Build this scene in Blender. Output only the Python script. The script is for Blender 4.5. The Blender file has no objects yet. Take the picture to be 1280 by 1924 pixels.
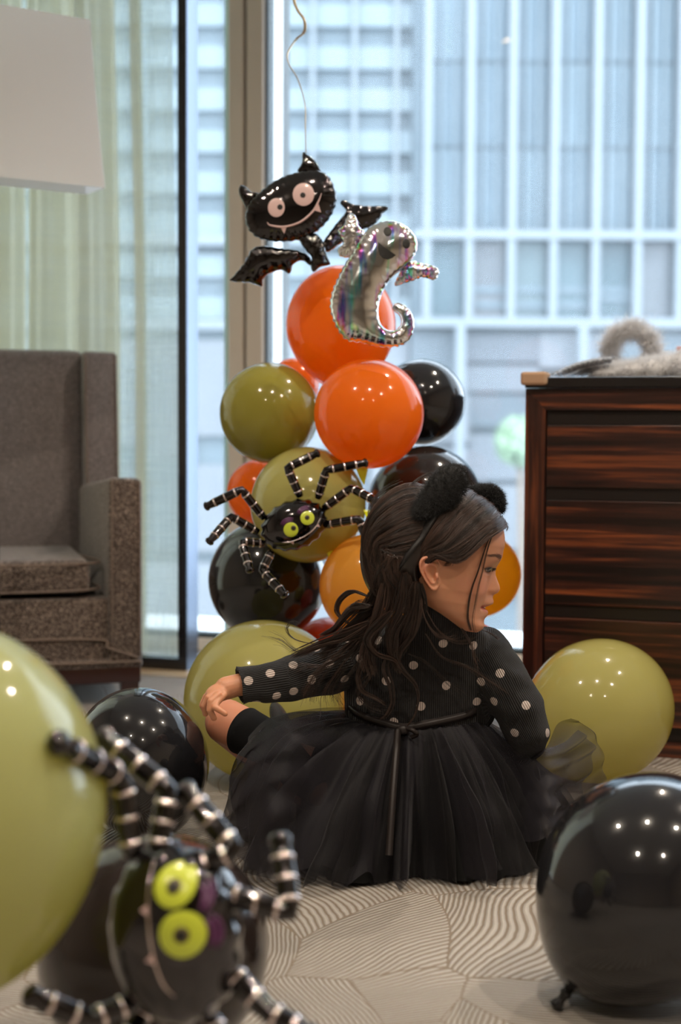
import bpy, bmesh, math, random
import numpy as np
from mathutils import Vector, Matrix, noise as mnoise
from mathutils.bvhtree import BVHTree

S = bpy.context.scene
COL = S.collection
RNG = np.random.default_rng(7)
random.seed(7)

# ------------------------------------------------------------------ camera
W_PX, H_PX, F_PX = 1280.0, 1924.0, 2672.0
CAM_H, PITCH, ROLL = 0.72, math.radians(3.15), math.radians(0.31)
fwd = Vector((0, math.cos(PITCH), -math.sin(PITCH)))
right = Vector((math.cos(ROLL), 0, math.sin(ROLL)))
right = (right - fwd * right.dot(fwd)).normalized()
upv = right.cross(fwd).normalized()
CAM_LOC = Vector((0, 0, CAM_H))
cam_data = bpy.data.cameras.new('camera')
cam = bpy.data.objects.new('camera', cam_data)
COL.objects.link(cam)
cam.matrix_world = Matrix(((right.x, upv.x, -fwd.x, 0), (right.y, upv.y, -fwd.y, 0), (right.z, upv.z, -fwd.z, CAM_H), (0, 0, 0, 1)))
cam_data.sensor_fit = 'VERTICAL'
cam_data.sensor_height = 36.0
cam_data.lens = F_PX / H_PX * 36.0
cam_data.clip_start = 0.05
cam_data.clip_end = 300
cam_data.dof.use_dof = True
cam_data.dof.focus_distance = 2.42
cam_data.dof.aperture_fstop = 2.8
S.camera = cam

# ------------------------------------------------------------------ sky, sun, exposure
S.view_settings.view_transform = 'Standard'
S.view_settings.look = 'None'
S.view_settings.exposure = 0.0
S.view_settings.gamma = 1.0
S.view_settings.use_curve_mapping = False
S.cycles.use_denoising = True
S.cycles.max_bounces = 10
S.cycles.diffuse_bounces = 5
S.cycles.glossy_bounces = 5
S.cycles.transmission_bounces = 8
S.cycles.transparent_max_bounces = 32
S.cycles.sample_clamp_indirect = 6.0
S.cycles.caustics_reflective = False
S.cycles.caustics_refractive = False
world = bpy.data.worlds.new('overcast_sky')
S.world = world
world.use_nodes = True
wn = world.node_tree.nodes
bg = wn['Background']
bg.inputs['Color'].default_value = (0.80, 0.90, 1.0, 1)
bg.inputs['Strength'].default_value = 6.0
sun_d = bpy.data.lights.new('sun', 'SUN')
sun_d.energy = 1.0
sun_d.angle = 0.05
sun_d.color = (1.0, 0.97, 0.92)
sun = bpy.data.objects.new('sun', sun_d)
COL.objects.link(sun)
sun.rotation_euler = Vector((-0.45, 0.75, -0.65)).to_track_quat('-Z', 'Y').to_euler()
LAMP_W = 80.0        # each ceiling downlight, watts

# ------------------------------------------------------------------ placement helpers
def P(px, py, d):
    """photo pixel and depth along the view axis -> world point"""
    return CAM_LOC + fwd * d + right * ((px - W_PX / 2) / F_PX * d) + upv * ((H_PX / 2 - py) / F_PX * d)

TH = math.radians(18)
EV = Vector((math.cos(TH), -math.sin(TH), 0))      # along the window wall
NV = Vector((math.sin(TH), math.cos(TH), 0))       # out through the window
def R(s, t, z=0.0):
    return EV * s + NV * t + Vector((0, 0, z))
def ray_s(px, t):
    """where the ray of column px meets the vertical plane t: returns s"""
    d = fwd + right * ((px - 640) / F_PX)
    k = t / d.dot(NV)
    return (d * k).dot(EV)
def to_np(v):
    return np.array([v[0], v[1], v[2]], dtype=float)

# ------------------------------------------------------------------ object helpers
def finish(me, mats, smooth):
    for m in (mats if isinstance(mats, (list, tuple)) else [mats]):
        me.materials.append(m)
    if smooth and len(me.polygons):
        me.polygons.foreach_set('use_smooth', np.ones(len(me.polygons), dtype=bool))
    me.update()

def link(name, me, parent=None):
    o = bpy.data.objects.new(name, me)
    COL.objects.link(o)
    if parent is not None:
        o.parent = parent
        o.matrix_parent_inverse = parent.matrix_basis.inverted()
    return o

def tag(o, label=None, cat=None, group=None, kind=None):
    if label: o['label'] = label
    if cat: o['category'] = cat
    if group: o['group'] = group
    if kind: o['kind'] = kind
    return o

def empty(name, loc, label, cat, group=None):
    o = bpy.data.objects.new(name, None)
    o.empty_display_size = 0.05
    COL.objects.link(o)
    o.location = loc
    return tag(o, label, cat, group)

def npmesh(name, V, Fc, mats, parent=None, smooth=True, mi=None):
    V = np.asarray(V, dtype=np.float32).reshape(-1, 3)
    Fc = np.asarray(Fc, dtype=np.int32)
    me = bpy.data.meshes.new(name)
    n, k = Fc.shape
    me.vertices.add(len(V)); me.vertices.foreach_set('co', V.ravel())
    me.loops.add(n * k); me.loops.foreach_set('vertex_index', Fc.ravel())
    me.polygons.add(n)
    me.polygons.foreach_set('loop_start', np.arange(0, n * k, k, dtype=np.int32))
    me.polygons.foreach_set('loop_total', np.full(n, k, dtype=np.int32))
    me.update(calc_edges=True)
    me.validate()
    finish(me, mats, smooth)
    if mi is not None:
        me.polygons.foreach_set('material_index', np.asarray(mi, dtype=np.int32))
    return link(name, me, parent)

def pymesh(name, V, Fc, mats, parent=None, smooth=False):
    me = bpy.data.meshes.new(name)
    me.from_pydata([tuple(v) for v in V], [], [tuple(f) for f in Fc])
    finish(me, mats, smooth)
    return link(name, me, parent)

def bevel_obj(o, w, seg=2):
    bm = bmesh.new(); bm.from_mesh(o.data)
    bmesh.ops.bevel(bm, geom=list(bm.edges), offset=w, segments=seg, affect='EDGES', profile=0.5, clamp_overlap=True)
    bm.to_mesh(o.data); bm.free()
    return o

BOXF = [(0, 3, 2, 1), (4, 5, 6, 7), (0, 1, 5, 4), (1, 2, 6, 5), (2, 3, 7, 6), (3, 0, 4, 7)]
def hexa(name, pts, mat, parent=None, bev=0.0, seg=2, smooth=False):
    """eight corners: bottom ring of four (counter-clockwise), top ring of four"""
    o = pymesh(name, pts, BOXF, mat, parent)
    bm = bmesh.new(); bm.from_mesh(o.data)
    bmesh.ops.recalc_face_normals(bm, faces=bm.faces)
    if bev > 0:
        bmesh.ops.bevel(bm, geom=list(bm.edges), offset=bev, segments=seg, affect='EDGES', profile=0.5, clamp_overlap=True)
    bm.to_mesh(o.data); bm.free()
    if smooth:
        o.data.polygons.foreach_set('use_smooth', np.ones(len(o.data.polygons), dtype=bool))
    return o

def rbox(name, s0, s1, t0, t1, z0, z1, mat, parent=None, bev=0.0, seg=2, f=None, smooth=False):
    f = f or R
    pts = [f(s0, t0, z0), f(s1, t0, z0), f(s1, t1, z0), f(s0, t1, z0), f(s0, t0, z1), f(s1, t0, z1), f(s1, t1, z1), f(s0, t1, z1)]
    return hexa(name, pts, mat, parent, bev, seg, smooth)

def frames(path):
    """parallel-transported normals along a polyline"""
    path = np.asarray(path, float)
    T = np.gradient(path, axis=0)
    T /= np.linalg.norm(T, axis=1)[:, None] + 1e-12
    a = np.array([0, 0, 1.0]) if abs(T[0][2]) < 0.9 else np.array([1.0, 0, 0])
    N = np.zeros_like(path)
    n = np.cross(T[0], a); n /= np.linalg.norm(n)
    for i in range(len(path)):
        n = n - T[i] * np.dot(n, T[i]); n /= np.linalg.norm(n) + 1e-12
        N[i] = n
    return T, N, np.cross(T, N)

def tube_data(path, rad, seg=10, cap=True, flat=1.0):
    path = np.asarray(path, float)
    K = len(path)
    rad = np.broadcast_to(np.asarray(rad, float), (K,))
    T, N, B = frames(path)
    a = np.linspace(0, 2 * math.pi, seg, endpoint=False)
    V = (path[:, None, :] + rad[:, None, None] * (np.cos(a)[None, :, None] * N[:, None, :] + flat * np.sin(a)[None, :, None] * B[:, None, :])).reshape(-1, 3)
    F = []
    for i in range(K - 1):
        for j in range(seg):
            j2 = (j + 1) % seg
            F.append((i * seg + j, i * seg + j2, (i + 1) * seg + j2, (i + 1) * seg + j))
    if cap:
        V = np.vstack([V, path[0] - T[0] * rad[0] * 0.3, path[-1] + T[-1] * rad[-1] * 0.3])
        a0, b0 = K * seg, K * seg + 1
        for j in range(seg):
            j2 = (j + 1) % seg
            F.append((a0, j2, j)); F.append((b0, (K - 1) * seg + j, (K - 1) * seg + j2))
    return V, F

def tube(name, path, rad, mat, parent=None, seg=10, smooth=True, flat=1.0):
    V, F = tube_data(path, rad, seg, True, flat)
    return pymesh(name, V, F, mat, parent, smooth)

def catmull(pts, n):
    pts = np.asarray(pts, float)
    K = len(pts)
    if K == 2:
        t = np.linspace(0, 1, n)[:, None]
        return pts[0] * (1 - t) + pts[1] * t
    p = np.vstack([2 * pts[0] - pts[1], pts, 2 * pts[-1] - pts[-2]])
    u = np.linspace(0, K - 1 - 1e-9, n)
    i = u.astype(int); t = (u - i)[:, None]
    p0, p1, p2, p3 = p[i], p[i + 1], p[i + 2], p[i + 3]
    return 0.5 * ((2 * p1) + (-p0 + p2) * t + (2 * p0 - 5 * p1 + 4 * p2 - p3) * t * t + (-p0 + 3 * p1 - 3 * p2 + p3) * t ** 3)

def strands(name, paths, r0, r1, mat, parent=None, seg=3):
    """paths N x K x 3 -> one mesh of thin three-sided hairs"""
    Pp = np.asarray(paths, float)
    N, K, _ = Pp.shape
    T = np.gradient(Pp, axis=1)
    T /= np.linalg.norm(T, axis=2)[:, :, None] + 1e-12
    ref = np.array([0.31, -0.85, 0.42])
    A = np.cross(T, ref); A /= np.linalg.norm(A, axis=2)[:, :, None] + 1e-9
    B = np.cross(T, A)
    r0 = np.broadcast_to(np.asarray(r0, float), (N,)); r1 = np.broadcast_to(np.asarray(r1, float), (N,))
    t = np.linspace(0, 1, K)
    rad = r0[:, None] * (1 - t) + r1[:, None] * t
    a = np.linspace(0, 2 * math.pi, seg, endpoint=False)
    V = Pp[:, :, None, :] + rad[:, :, None, None] * (np.cos(a)[None, None, :, None] * A[:, :, None, :] + np.sin(a)[None, None, :, None] * B[:, :, None, :])
    V = V.reshape(-1, 3)
    n_i = np.arange(N)[:, None, None] * K * seg
    k_i = np.arange(K - 1)[None, :, None] * seg
    j = np.arange(seg)[None, None, :]; j2 = (j + 1) % seg
    F = np.stack([n_i + k_i + j, n_i + k_i + j2, n_i + k_i + seg + j2, n_i + k_i + seg + j], axis=-1).reshape(-1, 4)
    return npmesh(name, V, F, mat, parent)

def grid_faces(nu, nv, wrap_u=False):
    F = []
    for i in range(nu if wrap_u else nu - 1):
        i2 = (i + 1) % nu
        for j in range(nv - 1):
            F.append((i * nv + j, i2 * nv + j, i2 * nv + j + 1, i * nv + j + 1))
    return F

def ellipsoid_data(c, ax, r, nu=32, nv=20):
    """c centre, ax three unit axes, r three radii"""
    c = to_np(c); ax = [to_np(a) for a in ax]
    V = []; F = []
    for j in range(1, nv):
        th = math.pi * j / nv
        for i in range(nu):
            ph = 2 * math.pi * i / nu
            V.append(c + ax[0] * r[0] * math.sin(th) * math.cos(ph) + ax[1] * r[1] * math.sin(th) * math.sin(ph) + ax[2] * r[2] * math.cos(th))
    for j in range(nv - 2):
        for i in range(nu):
            i2 = (i + 1) % nu
            F.append((j * nu + i, (j + 1) * nu + i, (j + 1) * nu + i2, j * nu + i2))
    V.append(c + ax[2] * r[2]); V.append(c - ax[2] * r[2])
    n = len(V)
    for i in range(nu):
        i2 = (i + 1) % nu
        F.append((n - 2, i, i2)); F.append((n - 1, (nv - 2) * nu + i2, (nv - 2) * nu + i))
    return np.array(V), F

def capsule_data(a, b, ra, rb, seg=16):
    a = to_np(a); b = to_np(b)
    L = np.linalg.norm(b - a); d = (b - a) / L
    pts = []; rr = []
    for k in range(6):
        th = math.pi / 2 * (1 - k / 6)
        pts.append(a - d * ra * math.sin(th)); rr.append(max(ra * math.cos(th), ra * 0.03))
    for k in range(1, 6):
        u = k / 6
        pts.append(a + (b - a) * u); rr.append(ra * (1 - u) + rb * u)
    for k in range(7):
        th = math.pi / 2 * k / 6
        pts.append(b + d * rb * math.sin(th)); rr.append(max(rb * math.cos(th), rb * 0.03))
    ref = np.array([0, 0, 1.0]) if abs(d[2]) < 0.9 else np.array([1.0, 0, 0])
    n = np.cross(d, ref); n /= np.linalg.norm(n); m = np.cross(d, n)
    V = []; F = []
    for p, r in zip(pts, rr):
        for j in range(seg):
            t = 2 * math.pi * j / seg
            V.append(p + r * (math.cos(t) * n + math.sin(t) * m))
    K = len(pts)
    for i in range(K - 1):
        for j in range(seg):
            j2 = (j + 1) % seg
            F.append((i * seg + j, i * seg + j2, (i + 1) * seg + j2, (i + 1) * seg + j))
    F.append(tuple(range(seg))[::-1]); F.append(tuple((K - 1) * seg + j for j in range(seg)))
    return np.array(V), F

class Join:
    def __init__(s): s.V = []; s.F = []; s.n = 0
    def add(s, vf):
        V, F = vf
        s.V.extend([tuple(v) for v in V]); s.F.extend([tuple(int(i) + s.n for i in f) for f in F]); s.n += len(V)
        return s
    def build(s, name, mat, parent=None, smooth=True):
        return pymesh(name, s.V, s.F, mat, parent, smooth)
    def remesh(s, name, voxel, mat, parent=None, smooth_it=4, fac=0.5):
        o = s.build(name, mat, None)
        bm = bmesh.new(); bm.from_mesh(o.data)
        bmesh.ops.recalc_face_normals(bm, faces=bm.faces); bm.to_mesh(o.data); bm.free()
        m = o.modifiers.new('r', 'REMESH'); m.mode = 'VOXEL'; m.voxel_size = voxel; m.use_smooth_shade = True
        if smooth_it:
            k = o.modifiers.new('s', 'SMOOTH'); k.iterations = smooth_it; k.factor = fac
        dg = bpy.context.evaluated_depsgraph_get()
        me = bpy.data.meshes.new_from_object(o.evaluated_get(dg))
        bpy.data.objects.remove(o)
        me.name = name
        if not me.materials: me.materials.append(mat)
        me.polygons.foreach_set('use_smooth', np.ones(len(me.polygons), dtype=bool))
        return link(name, me, parent)

# ------------------------------------------------------------------ materials
def new_mat(name):
    m = bpy.data.materials.new(name); m.use_nodes = True
    nt = m.node_tree
    return m, nt, nt.nodes['Principled BSDF'], nt.nodes['Material Output']
def node(nt, t, **kw):
    n = nt.nodes.new(t)
    for k, v in kw.items():
        if k.startswith('i_'):
            n.inputs[k[2:].replace('_', ' ')].default_value = v
        else: setattr(n, k, v)
    return n
def pmat(name, col, rough=0.5, metal=0.0, spec=0.5, coat=0.0, sheen=0.0, sss=0.0, bump=None, var=0.0, vscale=20.0):
    """principled with a little procedural variation; bump=(scale, strength)"""
    m, nt, b, out = new_mat(name)
    b.inputs['Base Color'].default_value = (*col, 1)
    b.inputs['Roughness'].default_value = rough
    b.inputs['Metallic'].default_value = metal
    b.inputs['Specular IOR Level'].default_value = spec
    b.inputs['Coat Weight'].default_value = coat
    b.inputs['Coat Roughness'].default_value = 0.04
    b.inputs['Sheen Weight'].default_value = sheen
    if sss:
        b.inputs['Subsurface Weight'].default_value = sss
        b.inputs['Subsurface Radius'].default_value = (1.0, 0.35, 0.18)
        b.inputs['Subsurface Scale'].default_value = 0.012
    tc = node(nt, 'ShaderNodeTexCoord')
    if var > 0:
        nz = node(nt, 'ShaderNodeTexNoise'); nz.inputs['Scale'].default_value = vscale; nz.inputs['Detail'].default_value = 4
        nt.links.new(tc.outputs['Object'], nz.inputs['Vector'])
        mx = node(nt, 'ShaderNodeMix', data_type='RGBA')
        mx.inputs['A'].default_value = (*[c * (1 - var) for c in col], 1)
        mx.inputs['B'].default_value = (*[min(1, c * (1 + var)) for c in col], 1)
        nt.links.new(nz.outputs['Fac'], mx.inputs['Factor'])
        nt.links.new(mx.outputs['Result'], b.inputs['Base Color'])
    if bump:
        nz2 = node(nt, 'ShaderNodeTexNoise'); nz2.inputs['Scale'].default_value = bump[0]; nz2.inputs['Detail'].default_value = 3
        nt.links.new(tc.outputs['Object'], nz2.inputs['Vector'])
        bp = node(nt, 'ShaderNodeBump'); bp.inputs['Strength'].default_value = bump[1]; bp.inputs['Distance'].default_value = 0.002
        nt.links.new(nz2.outputs['Fac'], bp.inputs['Height'])
        nt.links.new(bp.outputs['Normal'], b.inputs['Normal'])
    return m
def latex(name, col, trans=0.4, rough=0.07, tcol=None, clear=0.0):
    m, nt, b, out = new_mat(name)
    b.inputs['Base Color'].default_value = (*col, 1)
    b.inputs['Roughness'].default_value = rough + 0.15
    b.inputs['Specular IOR Level'].default_value = 0.1
    b.inputs['Coat Weight'].default_value = 1.0
    b.inputs['Coat Roughness'].default_value = rough
    tr = node(nt, 'ShaderNodeBsdfTranslucent'); tr.inputs['Color'].default_value = (*(tcol or col), 1)
    mx = node(nt, 'ShaderNodeMixShader'); mx.inputs['Fac'].default_value = trans
    nt.links.new(b.outputs[0], mx.inputs[1]); nt.links.new(tr.outputs[0], mx.inputs[2])
    last = mx
    if clear:
        tp = node(nt, 'ShaderNodeBsdfTransparent'); tp.inputs['Color'].default_value = (*(tcol or col), 1)
        m2 = node(nt, 'ShaderNodeMixShader'); m2.inputs['Fac'].default_value = clear
        nt.links.new(mx.outputs[0], m2.inputs[1]); nt.links.new(tp.outputs[0], m2.inputs[2]); last = m2
    nt.links.new(last.outputs[0], out.inputs['Surface'])
    return m
def emis(name, col, st):
    m, nt, b, out = new_mat(name)
    e = node(nt, 'ShaderNodeEmission'); e.inputs['Color'].default_value = (*col, 1); e.inputs['Strength'].default_value = st
    nt.links.new(e.outputs[0], out.inputs['Surface'])
    return m
# ------------------------------------------------------------------ material library
M = {}
M['wall'] = pmat('warm_wall_paint', (0.44, 0.37, 0.30), 0.7, var=0.04)
M['ceiling'] = pmat('ceiling_paint', (0.72, 0.69, 0.64), 0.8)
M['wood_strip'] = pmat('oak_strip', (0.55, 0.40, 0.24), 0.4, var=0.15, vscale=15)
M['ledge'] = pmat('pale_stone', (0.62, 0.64, 0.66), 0.3, var=0.05)
M['beige'] = pmat('beige_aluminium', (0.72, 0.62, 0.52), 0.5)
M['gasket'] = pmat('dark_gasket', (0.03, 0.04, 0.04), 0.5)
M['white_frame'] = pmat('white_jamb', (0.85, 0.85, 0.86), 0.4)
M['edge_glass'] = pmat('glass_edge', (0.62, 0.86, 0.80), 0.15, coat=0.5)
M['black_frame'] = pmat('black_satin_metal', (0.018, 0.018, 0.022), 0.22, coat=0.4)
M['steel'] = pmat('brushed_blue_steel', (0.13, 0.165, 0.23), 0.25, metal=0.9)
M['stone_out'] = pmat('white_outer_sill', (0.9, 0.9, 0.9), 0.6)

def glass_mat(name, tint, refl=1.0, dust_haze=0.022):
    m, nt, b, out = new_mat(name)
    t = node(nt, 'ShaderNodeBsdfTransparent'); t.inputs['Color'].default_value = (*tint, 1)
    g = node(nt, 'ShaderNodeBsdfGlossy'); g.inputs['Roughness'].default_value = 0.0
    fr = node(nt, 'ShaderNodeFresnel'); fr.inputs['IOR'].default_value = 1.45
    mu = node(nt, 'ShaderNodeMath', operation='MULTIPLY'); mu.inputs[1].default_value = refl
    nt.links.new(fr.outputs[0], mu.inputs[0])
    mx = node(nt, 'ShaderNodeMixShader')
    nt.links.new(mu.outputs[0], mx.inputs['Fac']); nt.links.new(t.outputs[0], mx.inputs[1]); nt.links.new(g.outputs[0], mx.inputs[2])
    df = node(nt, 'ShaderNodeBsdfDiffuse'); df.inputs['Color'].default_value = (0.85, 0.9, 0.95, 1)  # streaky dust layer, doubling as haze put over the outside view
    tl = node(nt, 'ShaderNodeBsdfTranslucent'); tl.inputs['Color'].default_value = (0.85, 0.92, 1.0, 1)
    ds = node(nt, 'ShaderNodeAddShader'); nt.links.new(df.outputs[0], ds.inputs[0]); nt.links.new(tl.outputs[0], ds.inputs[1])
    tc = node(nt, 'ShaderNodeTexCoord'); nz = node(nt, 'ShaderNodeTexNoise', i_Scale=3.0, i_Detail=5.0); nt.links.new(tc.outputs['Object'], nz.inputs['Vector'])
    mr = node(nt, 'ShaderNodeMapRange'); mr.inputs['From Min'].default_value = 0.35; mr.inputs['From Max'].default_value = 0.75
    mr.inputs['To Min'].default_value = dust_haze; mr.inputs['To Max'].default_value = dust_haze * 2.2
    nt.links.new(nz.outputs['Fac'], mr.inputs['Value'])
    m3 = node(nt, 'ShaderNodeMixShader'); nt.links.new(mr.outputs[0], m3.inputs['Fac']); nt.links.new(mx.outputs[0], m3.inputs[1]); nt.links.new(ds.outputs[0], m3.inputs[2])
    nt.links.new(m3.outputs[0], out.inputs['Surface'])
    return m
M['glass'] = glass_mat('window_glass', (0.95, 0.98, 1.0), 0.7)
M['glass2'] = glass_mat('panel_glass', (0.97, 0.98, 0.97), 0.6)

def carpet_mat():
    m, nt, b, out = new_mat('leaf_stroke_carpet')
    L = nt.links
    tc = node(nt, 'ShaderNodeTexCoord')
    wob = node(nt, 'ShaderNodeTexNoise', i_Scale=1.6, i_Detail=1.0)
    L.new(tc.outputs['Object'], wob.inputs['Vector'])
    wadd = node(nt, 'ShaderNodeMixRGB', blend_type='LINEAR_LIGHT'); wadd.inputs['Fac'].default_value = 0.26
    L.new(tc.outputs['Object'], wadd.inputs[1]); L.new(wob.outputs['Color'], wadd.inputs[2])
    vo = node(nt, 'ShaderNodeTexVoronoi', feature='F1', i_Scale=4.6, voronoi_dimensions='2D')
    L.new(wadd.outputs[0], vo.inputs['Vector'])
    sep = node(nt, 'ShaderNodeSeparateColor'); L.new(vo.outputs['Color'], sep.inputs[0])
    ang = node(nt, 'ShaderNodeMath', operation='MULTIPLY'); ang.inputs[1].default_value = 3.0
    L.new(sep.outputs[0], ang.inputs[0])
    rot = node(nt, 'ShaderNodeVectorRotate', rotation_type='Z_AXIS')
    L.new(wadd.outputs[0], rot.inputs['Vector']); L.new(ang.outputs[0], rot.inputs['Angle'])
    wv = node(nt, 'ShaderNodeTexWave', wave_type='BANDS', bands_direction='X', wave_profile='SIN', i_Scale=34.0, i_Distortion=3.0, i_Detail=2.0)
    wv.inputs['Detail Scale'].default_value = 0.6
    L.new(rot.outputs[0], wv.inputs['Vector'])
    vd = node(nt, 'ShaderNodeTexVoronoi', feature='DISTANCE_TO_EDGE', i_Scale=4.6, voronoi_dimensions='2D')
    L.new(wadd.outputs[0], vd.inputs['Vector'])
    ed = node(nt, 'ShaderNodeMapRange'); ed.inputs['From Min'].default_value = 0.0; ed.inputs['From Max'].default_value = 0.02
    L.new(vd.outputs['Distance'], ed.inputs['Value'])
    # stroke value combined with the leaf edges
    mul = node(nt, 'ShaderNodeMath', operation='MULTIPLY'); L.new(wv.outputs['Fac'], mul.inputs[0]); L.new(ed.outputs[0], mul.inputs[1])
    cr = node(nt, 'ShaderNodeValToRGB')
    cr.color_ramp.elements[0].position = 0.10; cr.color_ramp.elements[0].color = (0.29, 0.235, 0.185, 1)
    cr.color_ramp.elements[1].position = 0.42; cr.color_ramp.elements[1].color = (0.56, 0.52, 0.475, 1)
    L.new(mul.outputs[0], cr.inputs[0])
    fn = node(nt, 'ShaderNodeTexNoise', i_Scale=900.0, i_Detail=2.0); L.new(tc.outputs['Object'], fn.inputs['Vector'])
    m2 = node(nt, 'ShaderNodeMixRGB', blend_type='MULTIPLY'); m2.inputs['Fac'].default_value = 0.35
    L.new(cr.outputs[0], m2.inputs[1]); L.new(fn.outputs['Color'], m2.inputs[2])
    L.new(m2.outputs[0], b.inputs['Base Color'])
    b.inputs['Roughness'].default_value = 0.95
    b.inputs['Specular IOR Level'].default_value = 0.2
    hb = node(nt, 'ShaderNodeMath', operation='MULTIPLY_ADD'); hb.inputs[1].default_value = 0.25
    L.new(fn.outputs['Fac'], hb.inputs[0]); L.new(mul.outputs[0], hb.inputs[2])
    bp = node(nt, 'ShaderNodeBump'); bp.inputs['Strength'].default_value = 0.9; bp.inputs['Distance'].default_value = 0.004
    L.new(hb.outputs[0], bp.inputs['Height']); L.new(bp.outputs[0], b.inputs['Normal'])
    return m
M['carpet'] = carpet_mat()

def ebony_mat(name, axis):
    m, nt, b, out = new_mat(name)
    L = nt.links
    tc = node(nt, 'ShaderNodeTexCoord')
    mp = node(nt, 'ShaderNodeMapping')
    mp.inputs['Scale'].default_value = (0.8, 0.8, 26.0) if axis == 'h' else (26.0, 26.0, 0.8)
    L.new(tc.outputs['Object'], mp.inputs['Vector'])
    nz = node(nt, 'ShaderNodeTexNoise', i_Scale=1.7, i_Detail=5.0, i_Roughness=0.62)
    nz.inputs['Distortion'].default_value = 0.35
    L.new(mp.outputs[0], nz.inputs['Vector'])
    cr = node(nt, 'ShaderNodeValToRGB')
    e = cr.color_ramp.elements
    e[0].position = 0.40; e[0].color = (0.010, 0.005, 0.004, 1)
    e[1].position = 0.68; e[1].color = (0.26, 0.070, 0.022, 1)
    k = e.new(0.52); k.color = (0.045, 0.014, 0.009, 1)
    L.new(nz.outputs['Fac'], cr.inputs[0])
    L.new(cr.outputs[0], b.inputs['Base Color'])
    b.inputs['Roughness'].default_value = 0.3
    b.inputs['Coat Weight'].default_value = 0.25; b.inputs['Coat Roughness'].default_value = 0.15
    return m
M['ebony_h'] = ebony_mat('ebony_horizontal_grain', 'h')
M['ebony_v'] = ebony_mat('ebony_vertical_grain', 'v')
M['black_lacquer'] = pmat('black_lacquer', (0.012, 0.010, 0.010), 0.18, coat=0.3)
M['slot'] = pmat('dark_slot', (0.012, 0.008, 0.007), 0.35)
M['foam'] = pmat('beige_foam', (0.47, 0.31, 0.20), 0.8, bump=(400, 0.3))

def tweed_mat(name, light, dark, scale=260.0):
    m, nt, b, out = new_mat(name)
    L = nt.links
    tc = node(nt, 'ShaderNodeTexCoord')
    mp = node(nt, 'ShaderNodeMapping'); mp.inputs['Scale'].default_value = (1.0, 1.0, 1.6)
    L.new(tc.outputs['Object'], mp.inputs['Vector'])
    vo = node(nt, 'ShaderNodeTexVoronoi', i_Scale=scale); L.new(mp.outputs[0], vo.inputs['Vector'])
    wv = node(nt, 'ShaderNodeTexWave', wave_type='BANDS', bands_direction='DIAGONAL', i_Scale=scale * 0.28, i_Distortion=6.0, i_Detail=2.0)
    wv.inputs['Detail Scale'].default_value = 3.0
    L.new(tc.outputs['Object'], wv.inputs['Vector'])
    sp = node(nt, 'ShaderNodeSeparateColor'); L.new(vo.outputs['Color'], sp.inputs[0])
    ad = node(nt, 'ShaderNodeMath', operation='MULTIPLY'); L.new(sp.outputs[0], ad.inputs[0]); L.new(wv.outputs['Fac'], ad.inputs[1])
    cr = node(nt, 'ShaderNodeValToRGB')
    cr.color_ramp.elements[0].position = 0.25; cr.color_ramp.elements[0].color = (*dark, 1)
    cr.color_ramp.elements[1].position = 0.75; cr.color_ramp.elements[1].color = (*light, 1)
    L.new(ad.outputs[0], cr.inputs[0]); L.new(cr.outputs[0], b.inputs['Base Color'])
    b.inputs['Roughness'].default_value = 0.9; b.inputs['Sheen Weight'].default_value = 0.3
    bp = node(nt, 'ShaderNodeBump'); bp.inputs['Strength'].default_value = 0.5; bp.inputs['Distance'].default_value = 0.003
    L.new(ad.outputs[0], bp.inputs['Height']); L.new(bp.outputs[0], b.inputs['Normal'])
    return m
M['tweed'] = tweed_mat('brown_tweed', (0.50, 0.39, 0.32), (0.050, 0.034, 0.026), 290)
M['tweed_fine'] = tweed_mat('grey_tweed', (0.46, 0.41, 0.40), (0.13, 0.11, 0.105), 420)
M['piping'] = pmat('tweed_piping', (0.20, 0.15, 0.12), 0.9, bump=(500, 0.6))
M['mahogany'] = pmat('dark_mahogany', (0.035, 0.010, 0.008), 0.3, coat=0.3)

def sheer_mat(name='sheer_linen', lo=0.45, hi=0.8, col=(0.72, 0.78, 0.68)):
    m, nt, b, out = new_mat(name)
    L = nt.links
    tc = node(nt, 'ShaderNodeTexCoord')
    f = []
    for sc in ((4.0, 4.0, 160.0), (160.0, 160.0, 3.0)):
        mp = node(nt, 'ShaderNodeMapping'); mp.inputs['Scale'].default_value = sc
        L.new(tc.outputs['Object'], mp.inputs['Vector'])
        nz = node(nt, 'ShaderNodeTexNoise', i_Scale=1.0, i_Detail=2.0); L.new(mp.outputs[0], nz.inputs['Vector'])
        f.append(nz)
    mu = node(nt, 'ShaderNodeMath', operation='ADD'); L.new(f[0].outputs['Fac'], mu.inputs[0]); L.new(f[1].outputs['Fac'], mu.inputs[1])
    mr = node(nt, 'ShaderNodeMapRange'); mr.inputs['From Min'].default_value = 0.7; mr.inputs['From Max'].default_value = 1.3
    mr.inputs['To Min'].default_value = lo; mr.inputs['To Max'].default_value = hi
    L.new(mu.outputs[0], mr.inputs['Value'])
    tr = node(nt, 'ShaderNodeBsdfTransparent')
    tl = node(nt, 'ShaderNodeBsdfTranslucent'); tl.inputs['Color'].default_value = (*col, 1)
    df = node(nt, 'ShaderNodeBsdfDiffuse'); df.inputs['Color'].default_value = (*col, 1)
    m1 = node(nt, 'ShaderNodeMixShader'); m1.inputs['Fac'].default_value = 0.5
    L.new(df.outputs[0], m1.inputs[1]); L.new(tl.outputs[0], m1.inputs[2])
    m2 = node(nt, 'ShaderNodeMixShader'); L.new(mr.outputs[0], m2.inputs['Fac']); L.new(tr.outputs[0], m2.inputs[1]); L.new(m1.outputs[0], m2.inputs[2])
    L.new(m2.outputs[0], out.inputs['Surface'])
    return m
M['sheer'] = sheer_mat()
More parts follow.
